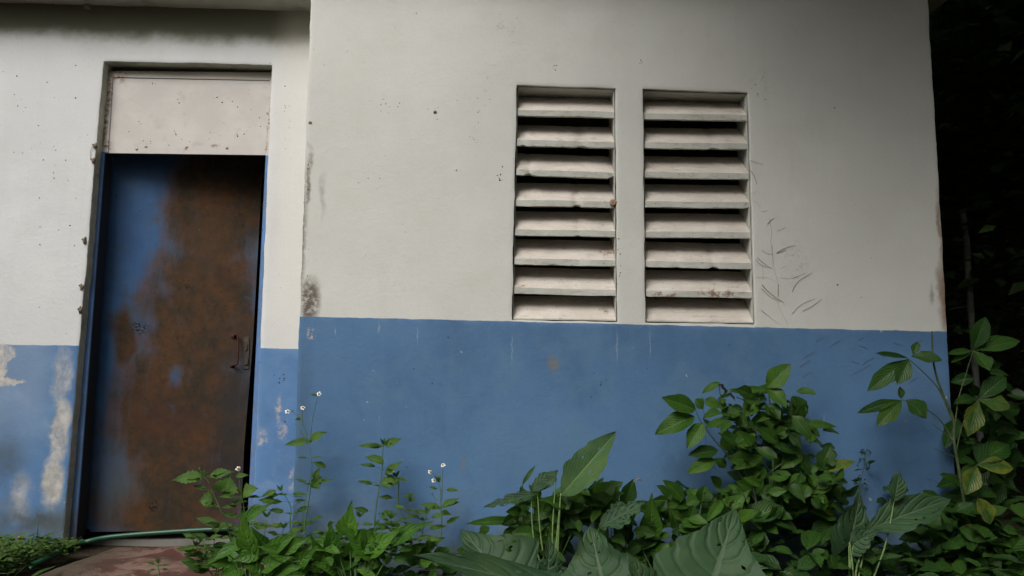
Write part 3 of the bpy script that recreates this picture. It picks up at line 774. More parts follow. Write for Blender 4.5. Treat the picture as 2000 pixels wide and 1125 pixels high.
# crumbs of dirt, parts of the walls' surface
cr = bmesh.new()
for (cx_, cy_, sx, sy, n_, Y) in ((990, 55, 26, 14, 10, YP), (1085, 128, 3, 6, 3, YP), (1250, 122, 4, 4, 3, YP), (850, 215, 10, 8, 6, YP), (885, 190, 60, 40, 10, YP), (745, 210, 26, 14, 7, YP),
                                  (660, 130, 60, 60, 6, YP), (700, 330, 80, 90, 7, YP), (930, 270, 12, 24, 5, YP), (975, 345, 8, 6, 4, YP), (1080, 600, 2, 3, 1, YP), (1210, 495, 4, 40, 5, YP),
                                  (1050, 750, 200, 70, 9, YP), (1650, 380, 90, 160, 6, YP), (1478, 170, 20, 20, 5, YP), (600, 420, 4, 90, 12, YP),
                                  (80, 240, 60, 110, 14, YR), (110, 420, 50, 130, 12, YR), (560, 220, 8, 60, 7, YR), (545, 560, 14, 90, 3, YR), (300, 10, 160, 8, 6, YR - .02), (545, 745, 26, 12, 4, YR)):
    for k in range(int(n_ * 1.8)):
        c = at(cx_ + rnd.gauss(0, sx * .7), cy_ + rnd.gauss(0, sy * .7), Y)
        blobmesh(cr, c, rnd.uniform(.0011, .0031), (rnd.uniform(.8, 1.8), .5, rnd.uniform(.8, 1.6)), .6, 1)
mesh('dirt_specks', cr, M_SPECK, bld)['kind'] = 'stuff'
cr = bmesh.new()
for (x, y) in ((304, 164), (298, 163), (271, 237), (275, 242), (341, 256), (344, 263), (343, 260), (350, 201), (295, 280), (294, 276), (355, 272), (370, 277), (347, 194), (424, 190), (434, 200), (454, 198), (463, 262), (464, 266), (482, 256), (477, 262), (430, 265), (408, 271), (490, 214), (507, 230), (437, 240), (509, 247), (280, 275), (252, 257), (464, 209), (418, 192), (485, 184), (527, 205)):
    blobmesh(cr, at(x, y, FY + .004), rnd.uniform(.0016, .0036), (rnd.uniform(.8, 1.6), .5, rnd.uniform(.8, 1.5)), .6, 1)
for (x, y) in ((524, 380), (514, 345), (513, 400), (512, 448), (511, 650), (504, 605)):
    blobmesh(cr, at(x, y, YR + .01), rnd.uniform(.003, .005), (1, .6, 1.3), .6, 1)
mesh('rust_spots', cr, M_RUST, panel)['kind'] = 'stuff'

# ------------------------------------------------------------ leaves
def prof_ovate(u): return max(0, math.sin(PI * u ** .85)) ** .85
def prof_lance(u): return max(0, math.sin(PI * u ** .7)) ** 1.15
def prof_obov(u): return max(0, math.sin(PI * u ** 1.15)) ** .9
def prof_heart(u): return (1 - u ** 1.55) ** .9 * (.74 + .36 * math.sin(PI * min(1, u * 1.7)))
def prof_arrow(u): return (1 - u ** 1.35) ** .95 * (.62 + .40 * math.sin(PI * min(1, u * 1.6)))
KIND = dict(ovate=(prof_ovate, 0, 0), lance=(prof_lance, 0, .10), obov=(prof_obov, 0, 0), heart=(prof_heart, .28, 0), arrow=(prof_arrow, .30, 0))
def leaf(bm, base, tip, nrm, width, kind='ovate', fold=.25, curl=.12, wave=.04, seg=(8, 4), tint=None, yellow=0, ragged=0, bulge=0, bias=0):
    base, tip = Vector(base), Vector(tip); ax = tip - base; L = ax.length
    if L < 1e-5: return
    ax.normalize(); nrm = Vector(nrm); side = ax.cross(nrm)
    if side.length < 1e-3: side = ax.cross(Vector((.3, .5, .8)))
    side.normalize(); nn = side.cross(ax)
    pf, lobe, serr = KIND[kind]; nu, nv = seg
    uvl = bm.loops.layers.uv.verify(); cl = bm.loops.layers.float_color.get('tint') or bm.loops.layers.float_color.new('tint')
    ph = rnd.uniform(0, 6); ph2 = rnd.uniform(0, 6); fr_ = rnd.uniform(8, 13)
    if tint is None: tint = rnd.random()
    G = []
    for i in range(nu + 1):
        u = i / nu; row = []
        ww = pf(u) * width / 2
        if i in (0, nu) and not lobe: ww = width * .004
        if i == nu: ww = width * .004
        if serr and 0 < i < nu: ww *= 1 + serr * (1 if i % 2 else -1)
        for j in range(-nv, nv + 1):
            v = j / nv; av = abs(v)
            w2 = ww * (1 + (bias if v > 0 else -bias))
            if ragged and av > .55 and 0 < i < nu: w2 *= 1 - ragged * max(0, noise.noise(Vector((u * 9 + ph, math.copysign(4, v), ph2)))) * 1.6
            if wave: w2 *= 1 + (.05 + .3 * wave) * (math.sin(fr_ * 1.3 * u + ph2 + (2 if v > 0 else 0)) + .5 * math.sin(fr_ * 3.1 * u + ph)) * (av ** 2)
            along = u * L - lobe * L * (1 - u) ** 2.2 * math.sin(min(1, av) * PI * .62)
            x = v * w2
            off = fold * abs(x) + wave * width * math.sin(fr_ * u + ph + (1.7 if v > 0 else 0)) * av ** 2
            off += bulge * width * av * (1 - av) * 4 * abs(math.sin(PI * 6 * (u - .38 * av + .0)))
            off -= curl * L * (u ** 2) + .0 * u
            p = base + ax * along + side * x * (1 - .12 * fold) + nn * off
            row.append((bm.verts.new(p), (v * .5 + .5, u)))
        G.append(row)
    for i in range(nu):
        for j in range(2 * nv):
            q = [G[i][j], G[i][j + 1], G[i + 1][j + 1], G[i + 1][j]]
            if ragged and rnd.random() < ragged * .10 and 0 < j < 2 * nv - 1 and j not in (nv, nv - 1): continue
            f = bm.faces.new([a_[0] for a_ in q]); f.smooth = True
            for lp, a_ in zip(f.loops, q): lp[uvl].uv = a_[1]; lp[cl] = (tint, yellow, 0, 1)
def lp(bm, bx, by, tx, ty, wpx, D, dD=0., n=(0, -1, .6), **k):
    """a leaf measured in the photo: base and tip pixel, width in px, at distance D (tip dD further)"""
    D = min(D, YP - .03)
    b_ = at(bx, by, D); t_ = at(tx, ty, min(D + dD, YP - .015) if (bx > 575) else D + dD)
    nr = Vector(n) + Vector((rnd.gauss(0, .18), 0, rnd.gauss(0, .18)))
    leaf(bm, b_, t_, nr, wpx * D / F, **k)
def st_(bm, pts, D, r0, r1=None, seg=6, dD=None):
    P_ = [at(x, y, (D if dD is None else D + dD * i / (len(pts) - 1))) for i, (x, y) in enumerate(pts)]
    s = spline(P_, 4); n_ = len(s); r1 = r1 or r0 * .5
    tube(bm, s, [r0 + (r1 - r0) * k / (n_ - 1) for k in range(n_)], seg)
    return s
def cluster(bm, cx, cy, rx, ry, D, n_, lo, hi, kind='ovate', asp=.55, dDr=.12, **k):
    for _ in range(n_):
        an = rnd.uniform(0, 2 * PI); q = math.sqrt(rnd.random())
        x, y = cx + rx * q * math.cos(an), cy + ry * q * math.sin(an)
        L = rnd.uniform(lo, hi); d = rnd.gauss(0, 1) * .9 + (0 if x > cx else PI)
        if rnd.random() < .35: d = rnd.uniform(0, 2 * PI)
        tx, ty = x + L * math.cos(d), y + L * math.sin(d) * .7 + L * rnd.uniform(-.3, .35)
        lp(bm, x, y, tx, ty, L * asp * rnd.uniform(.8, 1.2), D + rnd.uniform(-dDr, dDr), rnd.uniform(-.08, .08), (rnd.gauss(0, .5), -1, rnd.uniform(0, 1.4)), kind=kind,
           fold=rnd.uniform(.1, .5), curl=rnd.uniform(0, .3), **k)
def foot(px, D, z=-.06):
    p = at(px, 1000, D); return Vector((p.x, D, z))

# ------------------------------------------------------------ bidens
def flower(px, py, D, plant, up=(0, -.8, .6), npet=5, r=.0125):
    c = at(px, py, D); up = Vector(up).normalized(); s = up.cross(Vector((1, .1, 0))).normalized(); t = up.cross(s)
    d = bmesh.new(); blobmesh(d, c, .0048, (1, 1, 1), .3, 2)
    fl = mesh('flower', d, M_DISC, plant)
    b_ = bmesh.new()
    a0 = rnd.uniform(0, 6)
    for k in range(npet):
        an = a0 + 2 * PI * k / npet + rnd.uniform(-.15, .15); dr = s * math.cos(an) + t * math.sin(an)
        leaf(b_, c + dr * .003, c + dr * r * rnd.uniform(.85, 1.1) - up * .003, up, r * .75, 'obov', fold=.1, curl=.1, wave=0, seg=(4, 2))
    mesh('petals', b_, M_PETAL, fl)
def trifol(bm, node, dirv, L, mat_k=None, asp=.29):
    """compound leaf: petiole + three toothed leaflets"""
    dirv = Vector(dirv).normalized(); side = dirv.cross(Vector((0, 0, 1)))
    if side.length < .1: side = Vector((1, 0, 0))
    side.normalize(); pe = node + dirv * L * .35
    tube(bm, [node, node + dirv * L * .18 + Vector((0, 0, .004)), pe], .0009, 4)
    nr = Vector((0, -.9, .8)) + Vector((rnd.gauss(0, .5), 0, rnd.gauss(0, .4)))
    tn = rnd.random()
    def cl_(b_, t_):
        if b_.x > at(574, 800, YP).x - .01: t_.y = min(t_.y, YP - .012); b_.y = min(b_.y, YP - .015)
        return b_, t_
    for dv_, l, w_ in ((dirv + Vector((0, 0, -.15)), .68, 1), (dirv * .55 + side * .8, .45, .8), (dirv * .55 - side * .8, .45, .8)):
        dv_ = dv_.normalized(); b2, t2 = cl_(pe.copy(), pe + dv_ * L * l)
        leaf(bm, b2, t2, nr, L * l * asp * 1.25 * w_, 'lance', fold=.3, curl=.15, wave=.02, seg=(14, 2), tint=min(1, max(0, tn + rnd.uniform(-.2, .2))))
def bidens(stems, D, base_px, label, flowers=(), leafL=(.07, .13), per=5, simple_=None, group='white-flowered weeds at the foot of the wall', lean=0, skip=0.1, seedheads=()):
    root = thing('flowering_weed', label, 'weed', foot(base_px, D), group)
    s_bm, l_bm = bmesh.new(), lbm()
    for pts in stems:
        s = st_(s_bm, pts, D, .0034 if len(pts) > 3 else .0019, .0012, 6)
        n_ = len(s); side = 1
        if len(pts) < 4: 
            continue
        for k in range(per):
            t = skip + (1 - skip) * (k + .4) / per; i = int(t * (n_ - 1)); node = s[i]
            Lf = 1.35 * (leafL[1] + (leafL[0] - leafL[1]) * t)
            for sg in (1, -1):
                yaw = rnd.uniform(-.5, .9)
                dv_ = Vector((sg * math.cos(yaw), -abs(math.sin(yaw)) * rnd.choice((1, 1, -.3)), rnd.uniform(.1, .6)))
                trifol(l_bm, node, dv_, Lf * rnd.uniform(.75, 1.15))
            if k % 2: 
                trifol(l_bm, node, Vector((rnd.uniform(-.5, .5), -1, .4)), Lf * .8)
        for _ in range(3): leaf(l_bm, s[-1], s[-1] + Vector((rnd.uniform(-.03, .03), rnd.uniform(-.02, .0), .03)), (0, -1, .5), .012, 'lance', seg=(6, 2))
    for q in (simple_ or ()):
        lp(l_bm, *q[:5], D, q[5] if len(q) > 5 else -.02, kind='lance', seg=(14, 2), curl=.2, tint=.6)
    mesh('stem', s_bm, M_STEM, root); mesh('foliage', l_bm, L_BIDENS, root)
    for (x, y) in flowers: flower(x, y, D, root, up=(rnd.uniform(-.5, .5), -.7, rnd.uniform(.3, .9)))
    for x, y in seedheads:
        b_ = bmesh.new(); c = at(x, y, D)
        for k in range(9):
            d_ = Vector((rnd.gauss(0, 1), rnd.gauss(0, 1), rnd.gauss(.5, 1))).normalized(); tube(b_, [c, c + d_ * .008], .0008, 4)
        blobmesh(b_, c, .0035, sub=1); mesh('seed_head', b_, M_STEM, root)
    return root
z1 = lambda x, y: (320 + x * .3423, 740 + y * .3423)
Z1 = lambda *p: [z1(*q) for q in p]
bidens([Z1((800, 880), (815, 760), (835, 640), (845, 520), (838, 440), (828, 370)), Z1((828, 370), (805, 290), (785, 230)), Z1((785, 230), (760, 205), (730, 185)),
        Z1((790, 250), (790, 170)), Z1((828, 368), (780, 300), (745, 255), (695, 243))[:3], Z1((835, 340), (850, 220), (880, 95)), Z1((845, 520), (800, 720), (790, 850))], 3.60, 600,
       'tall thin weed with white daisy flowers at the corner of the projecting wall', flowers=[z1(885, 85), z1(792, 163), z1(706, 184)], per=3, leafL=(.05, .08), skip=.0,
       simple_=[(*z1(825, 355), *z1(682, 372), 16), (*z1(838, 345), *z1(920, 298), 18), (*z1(780, 232), *z1(750, 228), 8), (*z1(875, 95), *z1(835, 88), 6),
                (*z1(860, 575), *z1(882, 512), 15), (*z1(925, 505), *z1(852, 470), 13), (*z1(845, 620), *z1(900, 560), 22)], seedheads=[z1(690, 243), z1(733, 183)])
bidens([Z1((1200, 860), (1210, 740), (1228, 620), (1245, 520), (1250, 400), (1255, 375)), Z1((1228, 610), (1190, 585), (1100, 575))], 3.60, 732,
       'bushy light green weed without flowers against the blue wall, second from the corner', per=4, leafL=(.055, .10), skip=.1,
       simple_=[(*z1(1250, 385), *z1(1105, 373), 12), (*z1(1260, 380), *z1(1350, 335), 18), (*z1(1255, 480), *z1(1150, 430), 22), (*z1(1265, 540), *z1(1350, 468), 16), (*z1(1240, 590), *z1(1335, 590), 24)])
bidens([Z1((1340, 760), (1338, 660), (1340, 580), (1325, 560)), Z1((1338, 600), (1300, 540))], 3.62, 778, 'short weed with two white flowers beside the bushy light green weed', flowers=[z1(1300, 530), z1(1275, 552)], per=2, leafL=(.05, .07))
bidens([Z1((1580, 900), (1585, 800), (1580, 720), (1580, 640), (1570, 590)), Z1((1570, 590), (1550, 550), (1520, 532)), Z1((1585, 700), (1590, 600), (1592, 495)), Z1((1560, 700), (1530, 660), (1505, 655))], 3.60, 860,
       'small weed with three white flowers just left of the big elephant ear leaves', flowers=[z1(1520, 530), z1(1540, 578), z1(1592, 490)], per=3, leafL=(.05, .07), skip=.0,
       simple_=[(*z1(1580, 740), *z1(1465, 705), 14), (*z1(1585, 730), *z1(1680, 678), 14), (*z1(1580, 760), *z1(1640, 770), 12)], seedheads=[z1(1530, 655)])
bidens([Z1((730, 930), (720, 820), (725, 740), (700, 680), (670, 640)), Z1((725, 740), (790, 680), (720, 668))], 3.66, 566,
       'spreading weed growing in front of the narrow blue strip beside the door', per=4, leafL=(.06, .09), skip=.1, simple_=[(*z1(640, 640), *z1(550, 668), 12), (*z1(640, 700), *z1(540, 684), 16)])
bidens([Z1((395, 940), (360, 840), (320, 740), (280, 650), (250, 580), (225, 550)), Z1((440, 680), (433, 600), (430, 520)), Z1((470, 900), (462, 800), (455, 720), (440, 660))], 3.55, 460,
       'leafy weed with a long pointed leaf reaching across the foot of the rusty door', flowers=[z1(425, 512)], per=4, leafL=(.06, .12), skip=.1,
       simple_=[(*z1(225, 560), *z1(38, 564), 26), (*z1(260, 555), *z1(392, 518), 20), (*z1(345, 660), *z1(370, 555), 46), (*z1(410, 555), *z1(480, 545), 10), (*z1(450, 650), *z1(530, 620), 28),
                (*z1(280, 690), *z1(200, 690), 30)], seedheads=[z1(204, 512), z1(240, 540)])
bidens([Z1((240, 1060), (235, 1000), (225, 950), (215, 930))], 3.45, 400, 'low weed with dark toothed leaves on the edge of the red doorstep', per=3, leafL=(.07, .1), skip=.3)
for (x, y, h_, lab) in ((405, 1110, 24, 'tiny seedling on the red doorstep, nearest the leafy weeds'), (310, 1125, 24, 'tiny seedling in the middle of the red doorstep'), ):
    bidens([[(x, y), (x + 1, y - h_ * .3), (x - 1, y - h_ * .7), (x, y - h_)]], 3.55, x, lab, per=2, leafL=(.03, .05), skip=.4, group='seedlings on the doorstep')
# filler weeds low down along the wall foot
for i, (x, y, h_, lab) in enumerate(((520, 1120, 110, 'pale green bushy weed low in front of the narrow blue strip'), (640, 1110, 80, 'low weed under the tall flowering weed'), (700, 1100, 90, 'low weed left of the bushy light green weed'),
                        (800, 1090, 110, 'low weed between the two short flowering weeds'), (420, 1130, 90, 'low weed in front of the right end of the rusty door'), (590, 1130, 90, 'low weed in the front row below the wall corner'))):
    bidens([[(x, y), (x + 3, y - h_ * .3), (x - 4, y - h_ * .6), (x + 2, y - h_)], [(x, y), (x + 20, y - h_ * .3), (x + 26, y - h_ * .5), (x + 34, y - h_ * .8)], [(x, y), (x - 20, y - h_ * .3), (x - 30, y - h_ * .5), (x - 36, y - h_ * .7)]],
           3.45 + .04 * (i % 3), x, lab, per=4, leafL=(.06, .11), skip=.1)

# ------------------------------------------------------------ arrowhead plants
def leafplant(name, label, cat, base_px, D, leaves, mat, smat, group=None, stems=(), clusters=(), stemr=.003, parts=False, auto=True, z=-.08, joinpy=1120, **kw):
    root = thing(name, label, cat, foot(base_px, D, z), group)
    l_bm, s_bm = lbm(), bmesh.new()
    fx, fy = base_px, joinpy
    for q in leaves:
        q = list(q); o_ = q[6] if len(q) > 6 else {}
        kk = dict(kw); kk.update(o_); d_ = kk.pop('D', D); dd = q[5]
        if auto and not kk.pop('nostem', False):
            bx, by = q[0], q[1]
            mx_, my_ = bx * .75 + fx * .25 + rnd.uniform(-6, 6), by + (fy - by) * .45
            P_ = spline([at(bx, by, min(d_, YP - .03)), at(mx_, my_, min(d_, YP - .03)), root.location + Vector((rnd.uniform(-.02, .02), 0, .03))], 5)
            tube(s_bm, P_, [stemr * .7 + stemr * .5 * i / (len(P_) - 1) for i in range(len(P_))], 5)
        kk.pop('nostem', None); mt = kk.pop('mat', mat)
        if parts:
            b2 = bmesh.new(); lp(b2, *q[:5], d_, dd, **kk); mesh('leaf', b2, mt, root)
        else: lp(l_bm, *q[:5], d_, dd, **kk)
    for pts, r_ in stems: st_(s_bm, pts, D, r_, r_ * .45)
    for c in clusters: cluster(l_bm, *c[:4], c[4], *c[5:8], **(c[8] if len(c) > 8 else {}))
    if len(l_bm.verts): mesh('foliage', l_bm, mat, root)
    else: l_bm.free()
    if len(s_bm.verts): mesh('stem', s_bm, smat, root)
    else: s_bm.free()
    return root
AR = dict(kind='arrow', seg=(9, 4), fold=.35, curl=.18, wave=.03)
def A1(*r): return [(*z1(a_, b_), *z1(c_, d_), w_ * .3423, dd) for a_, b_, c_, d_, w_, dd in r]
ag = 'arrowhead-leaved plants in the front row'
leafplant('arrowhead_plant', 'arrowhead plant with upright pointed leaf, under the bushy light green weed', 'plant', 700, 3.32,
          A1((1050, 860, 1065, 700, 150, -.02), (1150, 960, 1010, 830, 190, -.05), (1210, 960, 1345, 850, 150, -.03), (1150, 960, 1290, 990, 90, .0), (1205, 965, 1280, 1045, 80, .02),
             (1350, 900, 1522, 800, 120, -.05), (960, 960, 950, 815, 120, -.03), (930, 940, 770, 965, 110, -.02), (1100, 1010, 1150, 930, 90, 0), (900, 1000, 830, 900, 110, -.06),
             (1080, 980, 1120, 870, 120, -.05), (1230, 940, 1320, 905, 100, .03), (1180, 1090, 1060, 1060, 110, 0), (960, 1080, 860, 1050, 110, -.04)), L_ARROW, M_STEM, ag, **AR)
leafplant('arrowhead_plant', 'arrowhead plant spilling over the right edge of the red doorstep', 'plant', 500, 3.30,
          A1((490, 960, 430, 760, 150, -.05), (480, 790, 620, 695, 90, -.02), (640, 960, 765, 865, 110, -.02), (400, 960, 220, 1060, 90, -.05), (500, 1000, 380, 1040, 110, -.04),
             (560, 930, 500, 850, 90, -.04), (690, 1000, 540, 950, 120, -.05), (600, 1060, 720, 1010, 120, -.04), (680, 1090, 780, 1070, 120, -.03), (420, 1090, 330, 1120, 120, -.05),
             (720, 960, 830, 900, 100, -.02), (780, 1040, 870, 960, 110, -.04), (540, 1100, 460, 1060, 100, -.04), (350, 1000, 260, 960, 60, -.02), (800, 1120, 700, 1120, 130, -.05)),
          L_ARROW, M_STEM, ag, clusters=[(560, 1100, 130, 40, 3.42, 60, 22, 46), (760, 1095, 110, 36, 3.45, 60, 20, 42)], **AR)

# ------------------------------------------------------------ elephant ears
z2 = lambda x, y: (750 + x * .3, 800 + y * .3)
def A2(*r): return [(*z2(a_, b_), *z2(c_, d_), w_ * .3, dd, *o_) for a_, b_, c_, d_, w_, dd, *o_ in r]
EAR = dict(kind='heart', ragged=.14, seg=(34, 11), fold=.16, curl=.10, wave=.045, bulge=.006)
eg = 'elephant ear plants in front of the wall'
leafplant('elephant_ear_plant', 'elephant ear with a drooping wavy leaf and a domed leaf, leftmost of the big-leaved plants', 'plant', 1010, 2.95,
          A2((760, 1085, 500, 760, 560, .12, dict(n=(.3, -1, .5), bias=.1, tint=.3, D=3.15, wave=.06)), (1010, 1150, 55, 890, 330, -.10, dict(n=(-.1, -.6, 1.1), wave=.09, tint=.2, curl=.05, fold=.3))), L_EAR, M_PSTEM, eg,
          parts=True, stemr=.009, joinpy=1200, **EAR)
leafplant('elephant_ear_plant', 'elephant ear with one broad upright scalloped leaf, in the middle of the front row', 'plant', 1190, 2.95,
          A2((1440, 1180, 1335, 745, 640, .10, dict(n=(.05, -1, .35), tint=.45, wave=.05, bulge=.009, bias=-.08))), L_EAR, M_PSTEM, eg, parts=True, stemr=.009, joinpy=1200, **EAR)
z3 = lambda x, y: (1240 + x * .3955, 680 + y * .3955)
def A3(*r): return [(*z3(a_, b_), *z3(c_, d_), w_ * .3955, dd, *o_) for a_, b_, c_, d_, w_, dd, *o_ in r]
leafplant('elephant_ear_plant', 'elephant ear with the largest smooth grey-green leaf, in front of the leafy shrub', 'plant', 1400, 2.85,
          A3((370, 1190, 505, 780, 600, .12, dict(n=(-.12, -1, .45), tint=.95, bias=.0, wave=.015)), (60, 1200, -30, 1010, 200, .0, dict(tint=.5))), L_EAR, M_PSTEM, eg, parts=True, stemr=.009, joinpy=1210, **EAR)
leafplant('elephant_ear_plant', 'elephant ear with a tall pale upright young leaf and insect-eaten leaves', 'plant', 1080, 3.35,
          A2((1150, 560, 1515, 150, 250, -.04, dict(n=(-.5, -1, .3), fold=.5, mat=L_PALE, kind='ovate', tint=.7, wave=.04, curl=-.04, bias=.15)),
             (1060, 1130, 1085, 840, 330, .0, dict(ragged=.9, tint=.5, D=3.2, n=(0, -1, .3))), (1400, 770, 1695, 590, 190, -.03, dict(ragged=.8, tint=.9, kind='ovate', n=(-.2, -.9, .7))),
             (1000, 545, 650, 620, 80, -.04, dict(ragged=.9, kind='ovate', tint=.3)), (1120, 440, 985, 520, 80, .0, dict(kind='ovate', tint=.9)), (960, 530, 1130, 385, 110, .03, dict(kind='ovate', tint=.1))),
          L_EAR, M_PSTEM, eg, stems=[(Z1() or [z2(1110, 1050), z2(1125, 850), z2(1140, 680), z2(1152, 545)], .006)], parts=True, stemr=.004, joinpy=1180, **EAR)
z4 = lambda x, y: (1560 + x * .4666, 600 + y * .4666)
def A4(*r): return [(*z4(a_, b_), *z4(c_, d_), w_ * .4666, dd, *o_) for a_, b_, c_, d_, w_, dd, *o_ in r]
leafplant('elephant_ear_plant', 'dark elephant ear with a long sideways leaf, at the right end of the wall', 'plant', 1660, 3.25,
          A4((290, 930, 650, 785, 150, .02, dict(kind='ovate', tint=.7, n=(-.2, -.8, .8), fold=.3)), (210, 990, 275, 760, 220, .02, dict(tint=.1, ragged=.2)), (400, 810, 425, 690, 85, 0, dict(kind='ovate', tint=.9)),
             (230, 990, 335, 930, 110, -.05, dict(tint=.9))), L_EAR, M_PSTEM, eg, stems=[([z4(230, 1180), z4(225, 1080), z4(212, 985)], .006), ([z4(235, 1180), z4(245, 1080), z4(285, 985), z4(300, 930)], .005)], parts=True, stemr=.004, joinpy=1190, **EAR)

# ------------------------------------------------------------ leafy plants in the middle
OV = dict(kind='ovate', seg=(8, 3), fold=.35, curl=.15, wave=.03)
leafplant('leafy_plant', 'leafy plant with long narrow dark leaves on its left, round the pale young leaf', 'plant', 1060, 3.45,
          A2((880, 725, 545, 720, 65, -.08), (890, 730, 690, 725, 55, -.03), (900, 490, 980, 360, 30, 0), (870, 560, 880, 700, 45, 0), (1010, 610, 930, 600, 80, -.04), (1060, 600, 990, 720, 130, -.05), (1080, 690, 1110, 820, 80, -.04),
             (1180, 690, 1270, 760, 130, -.04), (900, 800, 750, 860, 120, -.05), (960, 760, 1060, 850, 110, -.04), (850, 860, 740, 880, 90, -.04), (1200, 560, 1240, 480, 80, 0), (1290, 560, 1210, 640, 110, -.04), (620, 800, 690, 765, 60, .02)),
          L_SHRUB, M_STEM, 'leafy plants in the middle', clusters=[(1065, 1010, 65, 50, 3.5, 80, 24, 48), (1120, 990, 60, 40, 3.5, 50, 24, 46), (1000, 1085, 70, 40, 3.45, 50, 26, 50)], **OV)
leafplant('leafy_plant', 'leafy plant with a curled brown leaf tip, right of the pale young leaf', 'plant', 1190, 3.48,
          A2((1340, 570, 1430, 440, 60, 0), (1350, 620, 1500, 470, 150, -.04), (1420, 560, 1550, 465, 100, -.02), (1560, 630, 1625, 460, 110, -.03), (1350, 620, 1270, 540, 80, 0), (1480, 660, 1400, 580, 100, -.03), (1590, 700, 1560, 860, 60, 0)),
          L_SHRUB, M_STEM, 'leafy plants in the middle', clusters=[(1190, 1000, 45, 30, 3.52, 40, 22, 44), (1220, 1070, 60, 40, 3.5, 40, 22, 44)], **OV)
b_ = bmesh.new(); p = at(*z2(1625, 468), 3.44)
tube(b_, spline([p, at(*z2(1650, 455), 3.43), at(*z2(1662, 445), 3.43)], 4), .0022, 5); tube(b_, [at(*z2(1650, 456), 3.43), at(*z2(1680, 460), 3.43)], .0015, 5)
blobmesh(b_, at(*z2(1662, 452), 3.43), .004, (1.2, .6, .8), .8, 1)
dl = mesh('dry_leaf_tip', b_, M_STRAW, [o_ for o_ in COL.objects if o_.name.startswith('leafy_plant')][-1])
leafplant('leafy_plant', 'leafy plant with arrow-shaped leaves between the two largest elephant ear leaves', 'plant', 1310, 3.42,
          A3((80, 880, 85, 720, 130, -.03, dict(kind='arrow')), (245, 760, 152, 648, 75, -.02), (250, 765, 125, 790, 40, -.02), (110, 900, 20, 990, 90, -.02), (120, 960, 60, 870, 90, -.02), (250, 770, 330, 735, 60, 0), (330, 760, 350, 680, 90, 0), (400, 810, 430, 715, 130, -.04, dict(kind='arrow')),
             (210, 890, 185, 790, 90, -.03), (270, 870, 290, 780, 90, -.03), (120, 960, 150, 1030, 80, -.03), (30, 960, -40, 1010, 70, 0), (470, 800, 570, 690, 120, -.02, dict(kind='arrow', tint=.9)), (560, 840, 735, 775, 120, -.04), (630, 880, 560, 820, 100, -.03),
             (620, 890, 590, 1020, 100, -.04), (330, 880, 220, 890, 80, -.03)),
          L_SHRUB, M_STEM, 'leafy plants in the middle', clusters=[(1330, 1000, 60, 36, 3.5, 60, 22, 46, dict(kind='ovate')), (1290, 1070, 40, 40, 3.5, 24, 22, 40)], **OV)

